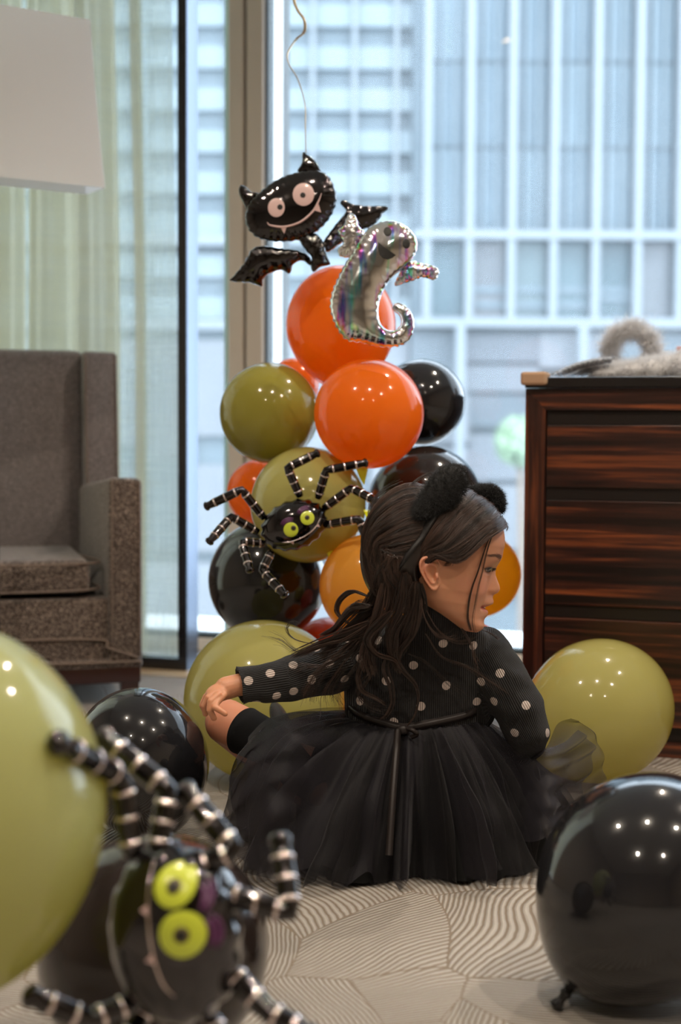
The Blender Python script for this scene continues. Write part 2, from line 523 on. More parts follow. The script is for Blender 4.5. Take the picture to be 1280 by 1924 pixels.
M['sheer_dense'] = sheer_mat('gathered_linen', 0.90, 1.0, (0.74, 0.69, 0.50))
M['shade'] = latex('white_shade_fabric', (0.90, 0.90, 0.90), 0.5, 0.6)
M['shade'].node_tree.nodes['Principled BSDF'].inputs['Coat Weight'].default_value = 0
M['bronze'] = pmat('dark_bronze', (0.08, 0.06, 0.045), 0.35, metal=0.9)

# ------------------------------------------------------------------ the room
T_P, T_W = 3.913, 4.30            # black-framed panel plane, window plane
S_L, S_R, T_B, CEIL = -3.0, 2.3, -3.0, 2.75
def slab(name, s0, s1, t0, t1, z0, z1, mat, **k):
    return tag(rbox(name, s0, s1, t0, t1, z0, z1, mat, **k), kind='structure')
slab('floor', S_L, S_R, T_B, T_P - 0.10, -0.05, 0.0, M['carpet'])
tag(rbox('trim_1', S_L, S_R, T_P - 0.10, T_P + 0.02, -0.05, 0.002, M['wood_strip']), 'narrow light wood strip between the carpet and the stone ledge', kind='structure')
tag(rbox('trim_2', S_L, S_R, T_P + 0.02, T_W + 0.06, -0.05, 0.001, M['ledge']), 'pale stone ledge along the foot of the window', kind='structure')
slab('ceiling', S_L, S_R, T_B, T_W + 0.1, CEIL, CEIL + 0.1, M['ceiling'])
slab('wall_left', S_L - 0.1, S_L, T_B, 2.5, -0.05, CEIL, M['wall'])
slab('wall_left_2', S_L - 0.1, S_L, 3.9, T_W + 0.1, -0.05, CEIL, M['wall'])
slab('fill_window', S_L - 0.06, S_L - 0.054, 2.5, 3.9, 0.0, CEIL, M['glass'])  # unseen side window, added to bring cool daylight into the room
for k_ in range(2):
    slab('trim_%d' % (3 + k_), S_L - 0.09, S_L - 0.02, 2.5 + 1.34 * k_, 2.56 + 1.34 * k_, 0.0, CEIL, M['beige'])
slab('wall_right', S_R, S_R + 0.1, T_B, T_W + 0.1, -0.05, CEIL, M['wall'])
slab('wall_back', S_L - 0.1, S_R + 0.1, T_B - 0.1, T_B, -0.05, CEIL, M['wall'])

# window wall: frame members as parts of window_1
win = bpy.data.objects.new('window_1', None); COL.objects.link(win); win.location = R(0, T_W)
tag(win, 'full-height window wall with a beige post and clear glass', kind='structure')
def wm(name, px0, px1, dt0, dt1, mat, bev=0.002):
    s0, s1 = ray_s(px0, T_W + dt0), ray_s(px1, T_W + dt0)
    return rbox(name, s0, s1, T_W + dt0, T_W + dt1, 0.0, CEIL, mat, win, bev)
wm('glass_edge', 421.5, 427.5, 0.01, 0.03, M['edge_glass'], 0)
wm('post', 428, 455.5, -0.02, 0.08, M['beige'], 0.003)
wm('gasket', 455.5, 461, 0.0, 0.06, M['gasket'], 0)
wm('post', 461, 492, -0.02, 0.08, M['beige'], 0.003)
wm('gasket', 492, 501, 0.0, 0.06, M['gasket'], 0)
s_j = ray_s(501, T_W + 0.035)
rbox('outer_reveal', s_j - 0.05, s_j, T_W + 0.035, T_W + 0.175, 0.0, CEIL, M['white_frame'], win, 0.001)
rbox('outer_gasket', s_j - 0.05, s_j + 0.002, T_W + 0.175, T_W + 0.235, 0.0, CEIL, M['gasket'], win)
s_a, s_b = ray_s(428, T_W), ray_s(500, T_W)
rbox('bottom_rail', S_L, s_a, T_W - 0.02, T_W + 0.05, 0.004, 0.046, M['beige'], win, 0.003)
rbox('bottom_rail', s_b, S_R, T_W - 0.02, T_W + 0.05, 0.004, 0.046, M['beige'], win, 0.003)
rbox('seal', S_L, s_a, T_W - 0.006, T_W + 0.05, 0.046, 0.060, M['gasket'], win)
rbox('seal', s_b, S_R, T_W - 0.006, T_W + 0.05, 0.046, 0.060, M['gasket'], win)
rbox('head_rail', S_L, S_R, T_W - 0.02, T_W + 0.06, CEIL - 0.06, CEIL, M['beige'], win, 0.003)
rbox('pane', S_L, s_a, T_W + 0.02, T_W + 0.026, 0.06, CEIL - 0.06, M['glass'], win)
rbox('pane', s_b, S_R, T_W + 0.02, T_W + 0.026, 0.06, CEIL - 0.06, M['glass'], win)
rbox('outer_sill', S_L - 1, S_R + 1, T_W + 0.06, T_W + 0.5, -0.02, 0.045, M['stone_out'], win)

# black-framed sliding glass panel
pan = bpy.data.objects.new('window_2', None); COL.objects.link(pan); pan.location = R(ray_s(342, T_P), T_P)
tag(pan, 'black-framed sliding glass panel in front of the sheer curtain', kind='structure')
sp0, sp1 = ray_s(334, T_P), ray_s(350, T_P)
rbox('stile', sp0, sp1, T_P, T_P + 0.085, 0.0, CEIL, M['black_frame'], pan, 0.001)
rbox('stile_side_plate', sp1, sp1 + 0.002, T_P + 0.002, T_P + 0.084, 0.0, CEIL, M['steel'], pan)
rbox('bottom_rail', S_L + 0.3, sp0, T_P, T_P + 0.06, 0.0, 0.037, M['black_frame'], pan, 0.001)
rbox('top_rail', S_L + 0.3, sp0, T_P, T_P + 0.06, CEIL - 0.04, CEIL, M['black_frame'], pan, 0.001)
rbox('glass_pane', S_L + 0.3, sp0, T_P + 0.025, T_P + 0.031, 0.037, CEIL - 0.04, M['glass2'], pan)

# sheer curtain with folds between panel and window
def curtain():
    ns, nz = 520, 12
    s = np.linspace(S_L + 0.1, ray_s(331, T_P + 0.22), ns)
    s_edge = ray_s(262, T_P + 0.2)
    V = []
    for i, si in enumerate(s):
        dense = 1.0 if si < s_edge else 0.12
        ph = 0
        y = 0.045 * math.sin(si * 46 + 1.3 * math.sin(si * 7)) + 0.012 * math.sin(si * 103 + 1.0) + 0.006 * math.sin(si * 211)
        for j in range(nz):
            z = 0.012 + (CEIL - 0.04) * j / (nz - 1)
            sway = 0.012 * math.sin(z * 1.7 + si * 3)
            V.append(R(si + sway, T_P + 0.21 + y * dense * (1.0 + 0.15 * math.sin(z * 2 + si * 5)), z))
    mi = np.repeat([(1 if s[i] < s_edge and math.sin(s[i] * 17 + 2) > -0.88 else 0) for i in range(ns - 1)], nz - 1)
    o = npmesh('curtain', [tuple(v) for v in V], grid_faces(ns, nz), [M['sheer'], M['sheer_dense']], mi=mi)
    return tag(o, 'pale green sheer curtain hanging in folds behind the grey armchair', 'curtain')
curtain()
def dimming_curtain():  # out of view; added to soften the side window's glow and reflections
    V = []
    t = np.linspace(2.45, 3.85, 240)
    for ti in t:
        for j in range(6):
            V.append(R(S_L + 0.10 + 0.03 * math.sin(ti * 50) + 0.012 * math.sin(ti * 113), ti, 0.012 + (CEIL - 0.02) * j / 5))
    o = npmesh('curtain', [tuple(v) for v in V], grid_faces(240, 6), M['sheer_dense'])
    return tag(o, 'unseen sheer curtain added to dim the left side window, out of frame', 'curtain')
dimming_curtain()

# ceiling downlights (warm spots mirrored in the balloons, plus an added pair)
lamp_glow = emis('lamp_glass', (1.0, 0.72, 0.42), 60.0)
trimm = pmat('white_lamp_trim', (0.8, 0.8, 0.78), 0.4)
spots = [(-0.05, 3.35), (0.9, 2.6), (-1.5, 1.3), (-0.3, 1.3), (0.9, 1.3), (-0.6, -0.6), (0.9, -0.6)]  # the pair nearest the window is added to brighten the dresser fluff
for (s, t) in spots:
    e = empty('ceiling_downlight', R(s, t, CEIL), 'small round recessed ceiling lamp with a warm bulb, out of frame overhead', 'lamp', 'recessed ceiling lamps')
    c = to_np(R(s, t, CEIL))
    a = np.linspace(0, 2 * math.pi, 24, endpoint=False)
    V = []; F = []
    for (r, z) in ((0.020, -0.002), (0.034, -0.006), (0.040, -0.001)):
        for q in a: V.append((c[0] + r * math.cos(q), c[1] + r * math.sin(q), c[2] + z))
    for k in range(2):
        for j in range(24):
            j2 = (j + 1) % 24
            F.append((k * 24 + j, k * 24 + j2, (k + 1) * 24 + j2, (k + 1) * 24 + j))
    pymesh('trim_ring', V, F, trimm, e, True)
    V = [(c[0] + 0.019 * math.cos(q), c[1] + 0.019 * math.sin(q), c[2] - 0.003) for q in a]
    pymesh('bulb_glass', V, [tuple(range(24))[::-1]], lamp_glow, e)
    ld = bpy.data.lights.new('downlight_beam', 'SPOT'); ld.energy = LAMP_W; ld.color = (1.0, 0.86, 0.70)
    ld.spot_size = math.radians(150); ld.spot_blend = 0.9; ld.shadow_soft_size = 0.012
    lo = bpy.data.objects.new('downlight_beam', ld); COL.objects.link(lo); lo.location = R(s, t, CEIL - 0.02)
    lo.parent = e; lo.matrix_parent_inverse = e.matrix_basis.inverted()

# ------------------------------------------------------------------ across the street
YB = 40.0
def bx(px): return (px - 640) / F_PX * YB
def bz(py): return CAM_H + (815 - py) / F_PX * YB
def wbox(name, x0, x1, y0, y1, z0, z1, mat, parent=None):
    return rbox(name, x0, x1, y0, y1, z0, z1, mat, parent, f=lambda a, b, c=0: Vector((a, b, c)))
M['mull'] = pmat('white_mullion', (0.188, 0.213, 0.232), 0.5)
M['mull_thin'] = pmat('pale_mullion', (0.144, 0.191, 0.220), 0.5)
pane_cols = [(0.090, 0.140, 0.173), (0.076, 0.126, 0.162), (0.104, 0.155, 0.187), (0.068, 0.115, 0.148)]
M['panes'] = [pmat('facade_glass', c, 0.25, var=0.18, vscale=0.8, coat=0.3) for c in pane_cols]
M['band_light'] = pmat('light_spandrel', (0.180, 0.223, 0.245), 0.4, var=0.08, vscale=0.6)
M['band_dark'] = pmat('dark_spandrel', (0.121, 0.158, 0.180), 0.4, var=0.1, vscale=0.6)
M['podium'] = [pmat('podium_stone', c, 0.6, var=0.15, vscale=0.5) for c in ((0.115, 0.127, 0.143), (0.135, 0.148, 0.164), (0.172, 0.184, 0.200), (0.094, 0.115, 0.131))]
M['dim_glass'] = [pmat('lobby_glass', c, 0.2, var=0.3, vscale=0.5) for c in ((0.062, 0.105, 0.124), (0.081, 0.130, 0.149), (0.105, 0.149, 0.161), (0.124, 0.136, 0.149))]

tower = empty('office_tower', (bx(1030), YB + 1, -8), 'pale blue glass office tower with tall white mullions across the street', 'building')
wbox('wall', bx(770), bx(2200), YB + 0.3, YB + 9, -8, 24, M['band_dark'], tower)
X0 = 797.0; PITCHPX = 77.8
zt1, zt2 = bz(447), bz(608)
rows = [zt1 + 0.15 + i * 2.35 for i in range(9)]
for c in range(14):
    px = X0 + c * PITCHPX
    wbox('mullion', bx(px) - 0.11, bx(px) + 0.11, YB - 0.45, YB + 0.3, zt2 - 0.1, 23, M['mull'], tower)
    for r in range(len(rows)):
        z0 = rows[r]
        wbox('window_pane', bx(px) + 0.14, bx(px + PITCHPX) - 0.14, YB + 0.1 + 0.02 * ((c * 7 + r * 3) % 3), YB + 0.32, z0, z0 + 2.28, M['panes'][(c * 5 + r * 3 + (c * r) % 3) % 4], tower)
    wbox('lobby_pane', bx(px) + 0.14, bx(px + PITCHPX) - 0.14, YB + 0.1, YB + 0.32, zt2 + 0.15, zt1 - 0.1, M['dim_glass'][(c * 3) % 4], tower)
    for q in (0.36, 0.64):
        x = bx(px + PITCHPX * q)
        wbox('thin_mullion', x - 0.035, x + 0.035, YB - 0.02, YB + 0.12, zt1, 23, M['mull_thin'], tower)
for py, h in ((447, 0.12), (608, 0.13)):
    wbox('transom', bx(772), bx(2100), YB - 0.5, YB + 0.3, bz(py) - h, bz(py) + h, M['mull'], tower)
for py, x0, x1 in ((545, 870, 1190), (573, 890, 1110), (560, 1105, 1180)):
    wbox('lobby_rail', bx(x0), bx(x1), YB + 0.02, YB + 0.12, bz(py) - 0.08, bz(py) + 0.08, M['mull_thin'], tower)
# podium below the transom
for k, (x0, x1, y0, y1, ci) in enumerate([(770, 868, 625, 720, 3), (868, 1010, 628, 680, 0), (1010, 1160, 625, 690, 2), (868, 1010, 686, 735, 1), (1010, 1300, 700, 800, 1), (770, 880, 740, 830, 2), (880, 1010, 742, 800, 3), (880, 1030, 815, 900, 1), (770, 880, 840, 960, 2), (900, 1000, 910, 1030, 2), (770, 900, 970, 1100, 1), (900, 1040, 1040, 1110, 3), (1160, 1500, 625, 690, 3), (1040, 1500, 810, 1110, 0)]):
    wbox('podium_panel', bx(x0), bx(x1), YB - 0.1 - 0.03 * (k % 3), YB + 0.3, bz(y1), bz(y0), M['podium'][ci], tower)
wbox('entrance_column', bx(850), bx(867), YB - 0.9, YB - 0.5, -8, bz(618), M['mull'], tower)
wbox('entrance_column', bx(1075), bx(1092), YB - 0.9, YB - 0.5, -8, bz(618), M['mull'], tower)

slab_b = empty('banded_office_block', (bx(500), YB, -8), 'light blue office block with horizontal floor bands beyond the window post', 'building')
wbox('wall', bx(-900), bx(768), YB + 0.6, YB + 9, -8, 24, M['band_dark'], slab_b)
for k in range(17):
    zc = bz(600) + k * 1.16
    wbox('floor_band', bx(-900), bx(768), YB + 0.35, YB + 0.6, zc, zc + 0.62, M['band_light'], slab_b)
for px in list(range(-820, 768, 78)):
    wbox('mullion', bx(px) - 0.06, bx(px) + 0.06, YB + 0.15, YB + 0.62, bz(608), 23, M['mull'] if px > 560 else M['mull_thin'], slab_b)
wbox('transom', bx(-900), bx(768), YB + 0.1, YB + 0.62, bz(455) - 0.14, bz(455) + 0.14, M['mull'], slab_b)
wbox('transom', bx(-900), bx(768), YB + 0.1, YB + 0.62, bz(612) - 0.14, bz(612) + 0.14, M['mull'], slab_b)
for k in range(20):
    x0 = -880 + k * 83
    wbox('podium_panel', bx(x0), bx(min(768, x0 + 78)), YB + 0.3, YB + 0.6, bz(820 + (k % 3) * 20), bz(640), M['podium'][(k * 2) % 4], slab_b)
    wbox('podium_panel', bx(x0), bx(min(768, x0 + 78)), YB + 0.3, YB + 0.6, bz(1040), bz(860 + (k % 2) * 15), M['podium'][(k * 3 + 1) % 4], slab_b)
wbox('plinth', bx(-900), bx(768), YB - 0.2, YB + 0.6, -8, bz(1060), M['podium'][2], slab_b)

M['asphalt'] = pmat('street', (0.32, 0.34, 0.36), 0.8, var=0.1, vscale=0.4)
tag(wbox('street', -70, 70, 7, 70, -8.3, -8.0, M['asphalt']), 'grey street far below the window', kind='structure')
# street trees
M['leaf'] = pmat('street_leaf', (0.30, 0.42, 0.27), 0.6, var=0.4, vscale=2)
M['bark'] = pmat('street_bark', (0.18, 0.14, 0.11), 0.9)
for (px, py, d, r, lab) in ((978, 830, 33, 0.6, 'small rounded green street tree just left of the dresser'), (1030, 1010, 36, 0.7, 'small green tree low on the street beside the dresser edge')):
    c = P(px, py, d)
    t = empty('street_tree', (c.x, c.y, -8.0), lab, 'tree')
    tube('trunk', [(c.x, c.y, -8.0), (c.x + 0.1, c.y, (c.z - 8) / 2), (c.x, c.y, c.z)], [0.16, 0.12, 0.07], M['bark'], t)
    n = 1400
    d3 = RNG.normal(size=(n, 3)); d3 /= np.linalg.norm(d3, axis=1)[:, None]
    cc = to_np(c) + d3 * (r * RNG.uniform(0.4, 1.0, (n, 1)) ** 0.5)
    u = RNG.normal(size=(n, 3)); u /= np.linalg.norm(u, axis=1)[:, None]
    w = np.cross(u, d3)
    V = np.stack([cc - u * 0.09, cc - w * 0.05, cc + u * 0.09, cc + w * 0.05], 1).reshape(-1, 3)
    npmesh('foliage', V, np.arange(n * 4).reshape(-1, 4), M['leaf'], t, False)['kind'] = 'stuff'
# ------------------------------------------------------------------ dresser
DS, DT = -0.604, 3.218
dr = empty('dresser', R(DS + 0.55, DT + 0.25), 'dark striped ebony dresser with recessed slots between drawers, right of the window', 'dresser')
def dbox(name, s0, s1, t0, t1, z0, z1, mat, parent=dr, bev=0.0): return rbox(name, DS + s0, DS + s1, DT + t0, DT + t1, z0, z1, mat, parent, bev)
DW = 1.15
dbox('carcass', 0.004, DW - 0.004, 0.02, 0.48, 0.0, 0.822, M['ebony_v'])
dbox('top_slab', 0.0, DW + 0.01, -0.012, 0.49, 0.826, 0.850, M['black_lacquer'], bev=0.002)
# mitred face frame
fw = 0.046
def prism(name, pts2, t0, t1, mat):
    n = len(pts2)
    V = [R(DS + a, DT + t0, z) for a, z in pts2] + [R(DS + a, DT + t1, z) for a, z in pts2]
    F = [tuple(range(n)), tuple(range(2 * n - 1, n - 1, -1))] + [(i, i + n, (i + 1) % n + n, (i + 1) % n) for i in range(n)]
    return pymesh(name, V, F, mat, dr)
prism('frame_stile', [(0, 0), (fw, 0.03), (fw, 0.776), (0, 0.825)], 0.0, 0.03, M['ebony_v'])
prism('frame_stile', [(DW - fw, 0.03), (DW, 0), (DW, 0.825), (DW - fw, 0.776)], 0.0, 0.03, M['ebony_v'])
prism('frame_rail', [(0.0005, 0.825), (fw, 0.7765), (DW - fw, 0.7765), (DW - 0.0005, 0.825)], -0.0006, 0.0302, M['ebony_h'])
prism('frame_rail', [(0.0005, 0.0), (DW, 0.0), (DW - fw, 0.032), (fw, 0.032)], -0.0006, 0.0302, M['ebony_h'])
dbox('slot_back', fw, DW - fw, 0.018, 0.022, 0.03, 0.78, M['slot'])
for (z0, z1) in ((0.602, 0.742), (0.335, 0.572), (0.068, 0.303)):
    d = dbox('drawer', fw + 0.004, DW - fw - 0.004, 0.003, 0.02, z0, z1, M['ebony_h'], bev=0.0008)
    rbox('finger_slot', DS + fw + 0.004, DS + DW - fw - 0.004, DT + 0.010, DT + 0.0175, z1 + 0.002, z1 + 0.030, M['slot'], d)
cg = dbox('corner_guard', -0.008, 0.052, -0.026, 0.03, 0.832, 0.862, M['foam'], bev=0.006)
tag(cg, 'beige foam corner guard')

# ------------------------------------------------------------------ things on the dresser
def fur_floor(o, z):
    me = o.data; n = len(me.vertices); q = np.empty(n * 3, dtype=np.float32); me.vertices.foreach_get('co', q); q = q.reshape(-1, 3); q[:, 2] = np.maximum(q[:, 2], z); me.vertices.foreach_set('co', q.ravel()); me.update(); return o
def fur(name, base, nrm, n, ln, r, mat, parent=None, jit=0.6, K=4, droop=0.0, seed=1):
    g = np.random.default_rng(seed)
    base = np.asarray(base); nrm = np.asarray(nrm)
    i = g.integers(0, len(base), n)
    d = nrm[i] + g.normal(0, jit, (n, 3)) * 0.6
    d /= np.linalg.norm(d, axis=1)[:, None]
    L = ln * g.uniform(0.5, 1.25, (n, 1))
    b = base[i] + g.normal(0, 0.0015, (n, 3))
    t = np.linspace(0, 1, K)
    curl = g.normal(0, 0.25, (n, 3))
    Pp = b[:, None, :] + d[:, None, :] * (L[:, None, :] * t[None, :, None]) + curl[:, None, :] * (L[:, None, :] * (t ** 2)[None, :, None])
    Pp[:, :, 2] -= droop * (t ** 2)[None, :] * L
    return strands(name, Pp, r, r * 0.25, mat, parent)
def surf_samples(V, F, n, seed=3):
    g = np.random.default_rng(seed)
    V = np.asarray(V, float)
    T = []
    for f in F:
        for k in range(1, len(f) - 1): T.append((f[0], f[k], f[k + 1]))
    T = np.array(T)
    a, b, c = V[T[:, 0]], V[T[:, 1]], V[T[:, 2]]
    N = np.cross(b - a, c - a); A = np.linalg.norm(N, axis=1)
    i = g.choice(len(T), n, p=A / A.sum())
    u = g.random((n, 2)); m = u.sum(1) > 1; u[m] = 1 - u[m]
    pts = a[i] + (b - a)[i] * u[:, :1] + (c - a)[i] * u[:, 1:]
    nn = N[i] / (A[i][:, None] + 1e-12)
    return pts, nn
M['white_fur'] = latex('white_fluff', (0.97, 0.97, 0.98), 0.45, 0.6); M['white_fur'].node_tree.nodes['Principled BSDF'].inputs['Coat Weight'].default_value = 0
M['grey_feather'] = pmat('grey_feather', (0.42, 0.46, 0.52), 0.7, var=0.4, vscale=60)
M['red_paper'] = pmat('orange_red_card', (0.62, 0.09, 0.03), 0.5)
TOPZ = 0.850
def Ds(px, t): return ray_s(px, DT + t) - DS
# fluffy ring standing up
ring_o = empty('fluffy_ring', R(ray_s(1180, DT + 0.2), DT + 0.20, TOPZ), 'white fluffy ring headpiece standing upright on the dresser top', 'headband')
rc = R(ray_s(1181, DT + 0.2), DT + 0.20, TOPZ + 0.065)
ring_path = [to_np(rc + EV * (0.052 * math.cos(a)) + Vector((0, 0, 0.055 * math.sin(a)))) for a in np.linspace(-math.pi * 0.30, math.pi * 1.30, 40)]
RV, RF = tube_data(ring_path, 0.009, 10)
pymesh('core', RV, RF, M['white_fur'], ring_o, True)
bp, bn = surf_samples(RV, RF, 2500)
fur_floor(fur('fluff', bp, bn, 7500, 0.022, 0.0006, M['white_fur'], ring_o, seed=5), TOPZ + 0.0005)['kind'] = 'stuff'
# heap of white feather boa
boa = empty('feather_boa', R(ray_s(1230, DT + 0.1), DT + 0.1, TOPZ), 'heap of white feather boa piled on the dresser top', 'boa')
J = Join()
for k, (px, r, h) in enumerate([(1135, 0.018, 0.012), (1160, 0.026, 0.016), (1190, 0.034, 0.018), (1220, 0.040, 0.022), (1250, 0.046, 0.026), (1285, 0.050, 0.030), (1330, 0.050, 0.030)]):
    J.add(ellipsoid_data(R(ray_s(px, DT + 0.09), DT + 0.09 + 0.012 * math.sin(k * 2), TOPZ + h * 0.95), (EV, NV, Vector((0, 0, 1))), (0.032, 0.035, h * 0.94), 20, 12))
J.build('core', M['white_fur'], boa)
bp, bn = surf_samples(J.V, J.F, 5000)
keep = bp[:, 2] > TOPZ + 0.004
fur_floor(fur('fluff', bp[keep], bn[keep], 9000, 0.015, 0.0005, M['white_fur'], boa, seed=6), TOPZ + 0.0005)['kind'] = 'stuff'
# silver-grey feather wing
# feathers rest in front of the boa
wing = empty('feather_wing', R(ray_s(1080, DT + 0.06), DT + 0.06, TOPZ), 'silver grey feathers lying at the left end of the dresser top', 'feathers')
for k in range(9):
    a0 = R(ray_s(1150 - k * 3, DT + 0.06), DT + 0.05 + 0.006 * k, TOPZ + 0.045 - 0.0045 * k)
    a1 = R(ray_s(1030 + k * 10, DT + 0.05), DT + 0.03 + 0.006 * k, TOPZ + 0.004)
    pth = catmull([a0, a0.lerp(a1, 0.5) + Vector((0, 0, 0.006)), a1], 14)
    w = 0.008
    V = []
    up = np.array([0, 0, 1.0])
    for i, p in enumerate(pth):
        ww = w * math.sin(math.pi * min(1, 0.12 + 0.85 * i / 13)) + 0.001
        V += [p + up * ww * 0.7 - to_np(NV) * ww * 0.5, p + to_np(NV) * 0.0008 + up * 0.001, p - up * ww * 0.25 + to_np(NV) * ww * 0.6]
    V = np.array(V); V[:, 2] = np.maximum(V[:, 2], TOPZ + 0.001)
    pymesh('feather', V, grid_faces(14, 3), M['grey_feather'] if k % 3 else M['white_fur'], wing, True)
    bb = np.repeat(pth, 30, axis=0)
    nn = np.tile(to_np(EV) * -0.6 + up * 0.5, (len(bb), 1))
    f_ = fur('barbs', bb[bb[:, 2] > TOPZ + 0.002], nn[bb[:, 2] > TOPZ + 0.002], 320, 0.010, 0.0003, M['white_fur'] if k % 2 else M['grey_feather'], wing, seed=20 + k)
    f_['kind'] = 'stuff'
rb = rbox('gift_box', ray_s(1266, DT + 0.24), ray_s(1266, DT + 0.24) + 0.10, DT + 0.24, DT + 0.34, TOPZ, TOPZ + 0.080, M['red_paper'], None, 0.002)
tag(rb, 'small orange red card box behind the white boa, cut by the right frame edge', 'box')

# ------------------------------------------------------------------ armchair
CH = math.radians(16)
CR = Vector((math.cos(CH), math.sin(CH), 0)); CB = Vector((-math.sin(CH), math.cos(CH), 0))
C0 = Vector((-0.521, 3.735, 0))
def CL(x, y, z=0): return C0 + CR * x + CB * y + Vector((0, 0, z))
chair = empty('armchair', CL(-0.37, 0.33), 'grey brown tweed wing armchair with dark wooden legs by the curtain', 'chair')
def cbox(name, x0, x1, y0, y1, z0, z1, mat, bev=0.0, seg=3, shift=None, parent=chair):
    """shift: (dx,dy) lean of the top ring"""
    pts = [CL(x0, y0, z0), CL(x1, y0, z0), CL(x1, y1, z0), CL(x0, y1, z0)]
    sx, sy = shift or (0, 0)
    pts += [CL(x0 + sx, y0 + sy, z1), CL(x1 + sx, y0 + sy, z1), CL(x1 + sx, y1 + sy, z1), CL(x0 + sx, y1 + sy, z1)]
    return hexa(name, pts, mat, parent, bev, seg, True)
def arm(sgn):
    xo = 0.0 if sgn > 0 else -0.74
    xi = xo - sgn * 0.088
    a, b = sorted((xo, xi))
    pts = [CL(a, 0, 0.112), CL(b, 0, 0.112), CL(b, 0.56, 0.112), CL(a, 0.56, 0.112), CL(a, 0, 0.604), CL(b, 0, 0.600), CL(b, 0.56, 0.585), CL(a, 0.56, 0.585)]
    if sgn > 0:   # inner face flares inward towards the back
        pts[3] = CL(a - 0.03, 0.56, 0.112); pts[7] = CL(a - 0.03, 0.56, 0.56)
    else:
        pts[2] = CL(b + 0.03, 0.56, 0.112); pts[6] = CL(b + 0.03, 0.56, 0.56)
    o = hexa('arm', pts, M['tweed'], chair, 0.016, 4, True)
    for x in (a + 0.008, b - 0.008):
        tube('piping', catmull([CL(x, -0.001, 0.13), CL(x, -0.001, 0.55), CL(x + (0.004 if x < (a + b) / 2 else -0.004), 0.004, 0.592)], 14), 0.0032, M['piping'], o, 6)
arm(1); arm(-1)
cbox('front_panel', -0.66, -0.085, 0.012, 0.10, 0.112, 0.285, M['tweed'], 0.012)
cbox('base_frame', -0.74, 0.0, 0.0, 0.60, 0.100, 0.125, M['tweed'], 0.010)
cu = cbox('seat_cushion', -0.60, -0.135, 0.012, 0.50, 0.300, 0.385, M['tweed'], 0.018, 4)
for z in (0.308, 0.377):
    tube('piping', catmull([CL(-0.597, 0.3, z), CL(-0.595, 0.018, z), CL(-0.137, 0.018, z), CL(-0.139, 0.3, z)], 60), 0.0035, M['piping'], cu, 6)
cush_top = cbox('cushion_top', -0.592, -0.143, 0.02, 0.49, 0.372, 0.3885, M['tweed_fine'], 0.008)
bk = cbox('backrest', -0.64, -0.098, 0.49, 0.60, 0.28, 0.962, M['tweed_fine'], 0.022, 4, (0, 0.055))
cbox('back_shell', -0.725, -0.01, 0.58, 0.64, 0.112, 0.950, M['tweed_fine'], 0.015, 3, (0, 0.055))
for sgn in (1, -1):
    xo = -0.004 if sgn > 0 else -0.736
    xi = xo - sgn * 0.100
    a, b = sorted((xo, xi))
    w_ = hexa('wing', [CL(a, 0.44, 0.50), CL(b, 0.44, 0.50), CL(b, 0.62, 0.50), CL(a, 0.62, 0.50), CL(a, 0.485, 0.958), CL(b, 0.485, 0.955), CL(b, 0.67, 0.955), CL(a, 0.67, 0.958)], M['tweed_fine'], chair, 0.013, 3, True)
    for x in (a + 0.006, b - 0.006):
        tube('piping', catmull([CL(x, 0.441, 0.55), CL(x, 0.466, 0.78), CL(x, 0.486, 0.945)], 12), 0.003, M['piping'], w_, 6)
# arched piping on the front panel
tube('front_piping', catmull([CL(-0.73, -0.002, 0.125), CL(-0.66, -0.002, 0.155), CL(-0.60, 0.008, 0.178), CL(-0.14, 0.008, 0.178), CL(-0.09, -0.002, 0.155), CL(-0.012, -0.003, 0.126)], 60), 0.0042, M['piping'], chair, 6)
tube('lower_piping', catmull([CL(-0.735, -0.003, 0.117), CL(-0.37, -0.003, 0.117), CL(-0.005, -0.003, 0.117)], 30), 0.0045, M['piping'], chair, 6)
cbox('wood_apron', -0.735, -0.005, 0.004, 0.03, 0.060, 0.102, M['mahogany'], 0.002)
cbox('wood_apron', -0.030, -0.006, 0.03, 0.60, 0.065, 0.102, M['mahogany'], 0.002)
for (x0, x1, y0, y1) in ((-0.06, -0.005, 0.004, 0.055), (-0.735, -0.68, 0.004, 0.055), (-0.055, -0.008, 0.56, 0.60), (-0.73, -0.685, 0.56, 0.60)):
    cx, cy = (x0 + x1) / 2, (y0 + y1) / 2; k = 0.72
    pts = [CL(cx + (x - cx) * k, cy + (y - cy) * k, 0) for x, y in ((x0, y0), (x1, y0), (x1, y1), (x0, y1))] + [CL(x, y, 0.102) for x, y in ((x0, y0), (x1, y0), (x1, y1), (x0, y1))]
    hexa('leg', pts, M['mahogany'], chair, 0.002)

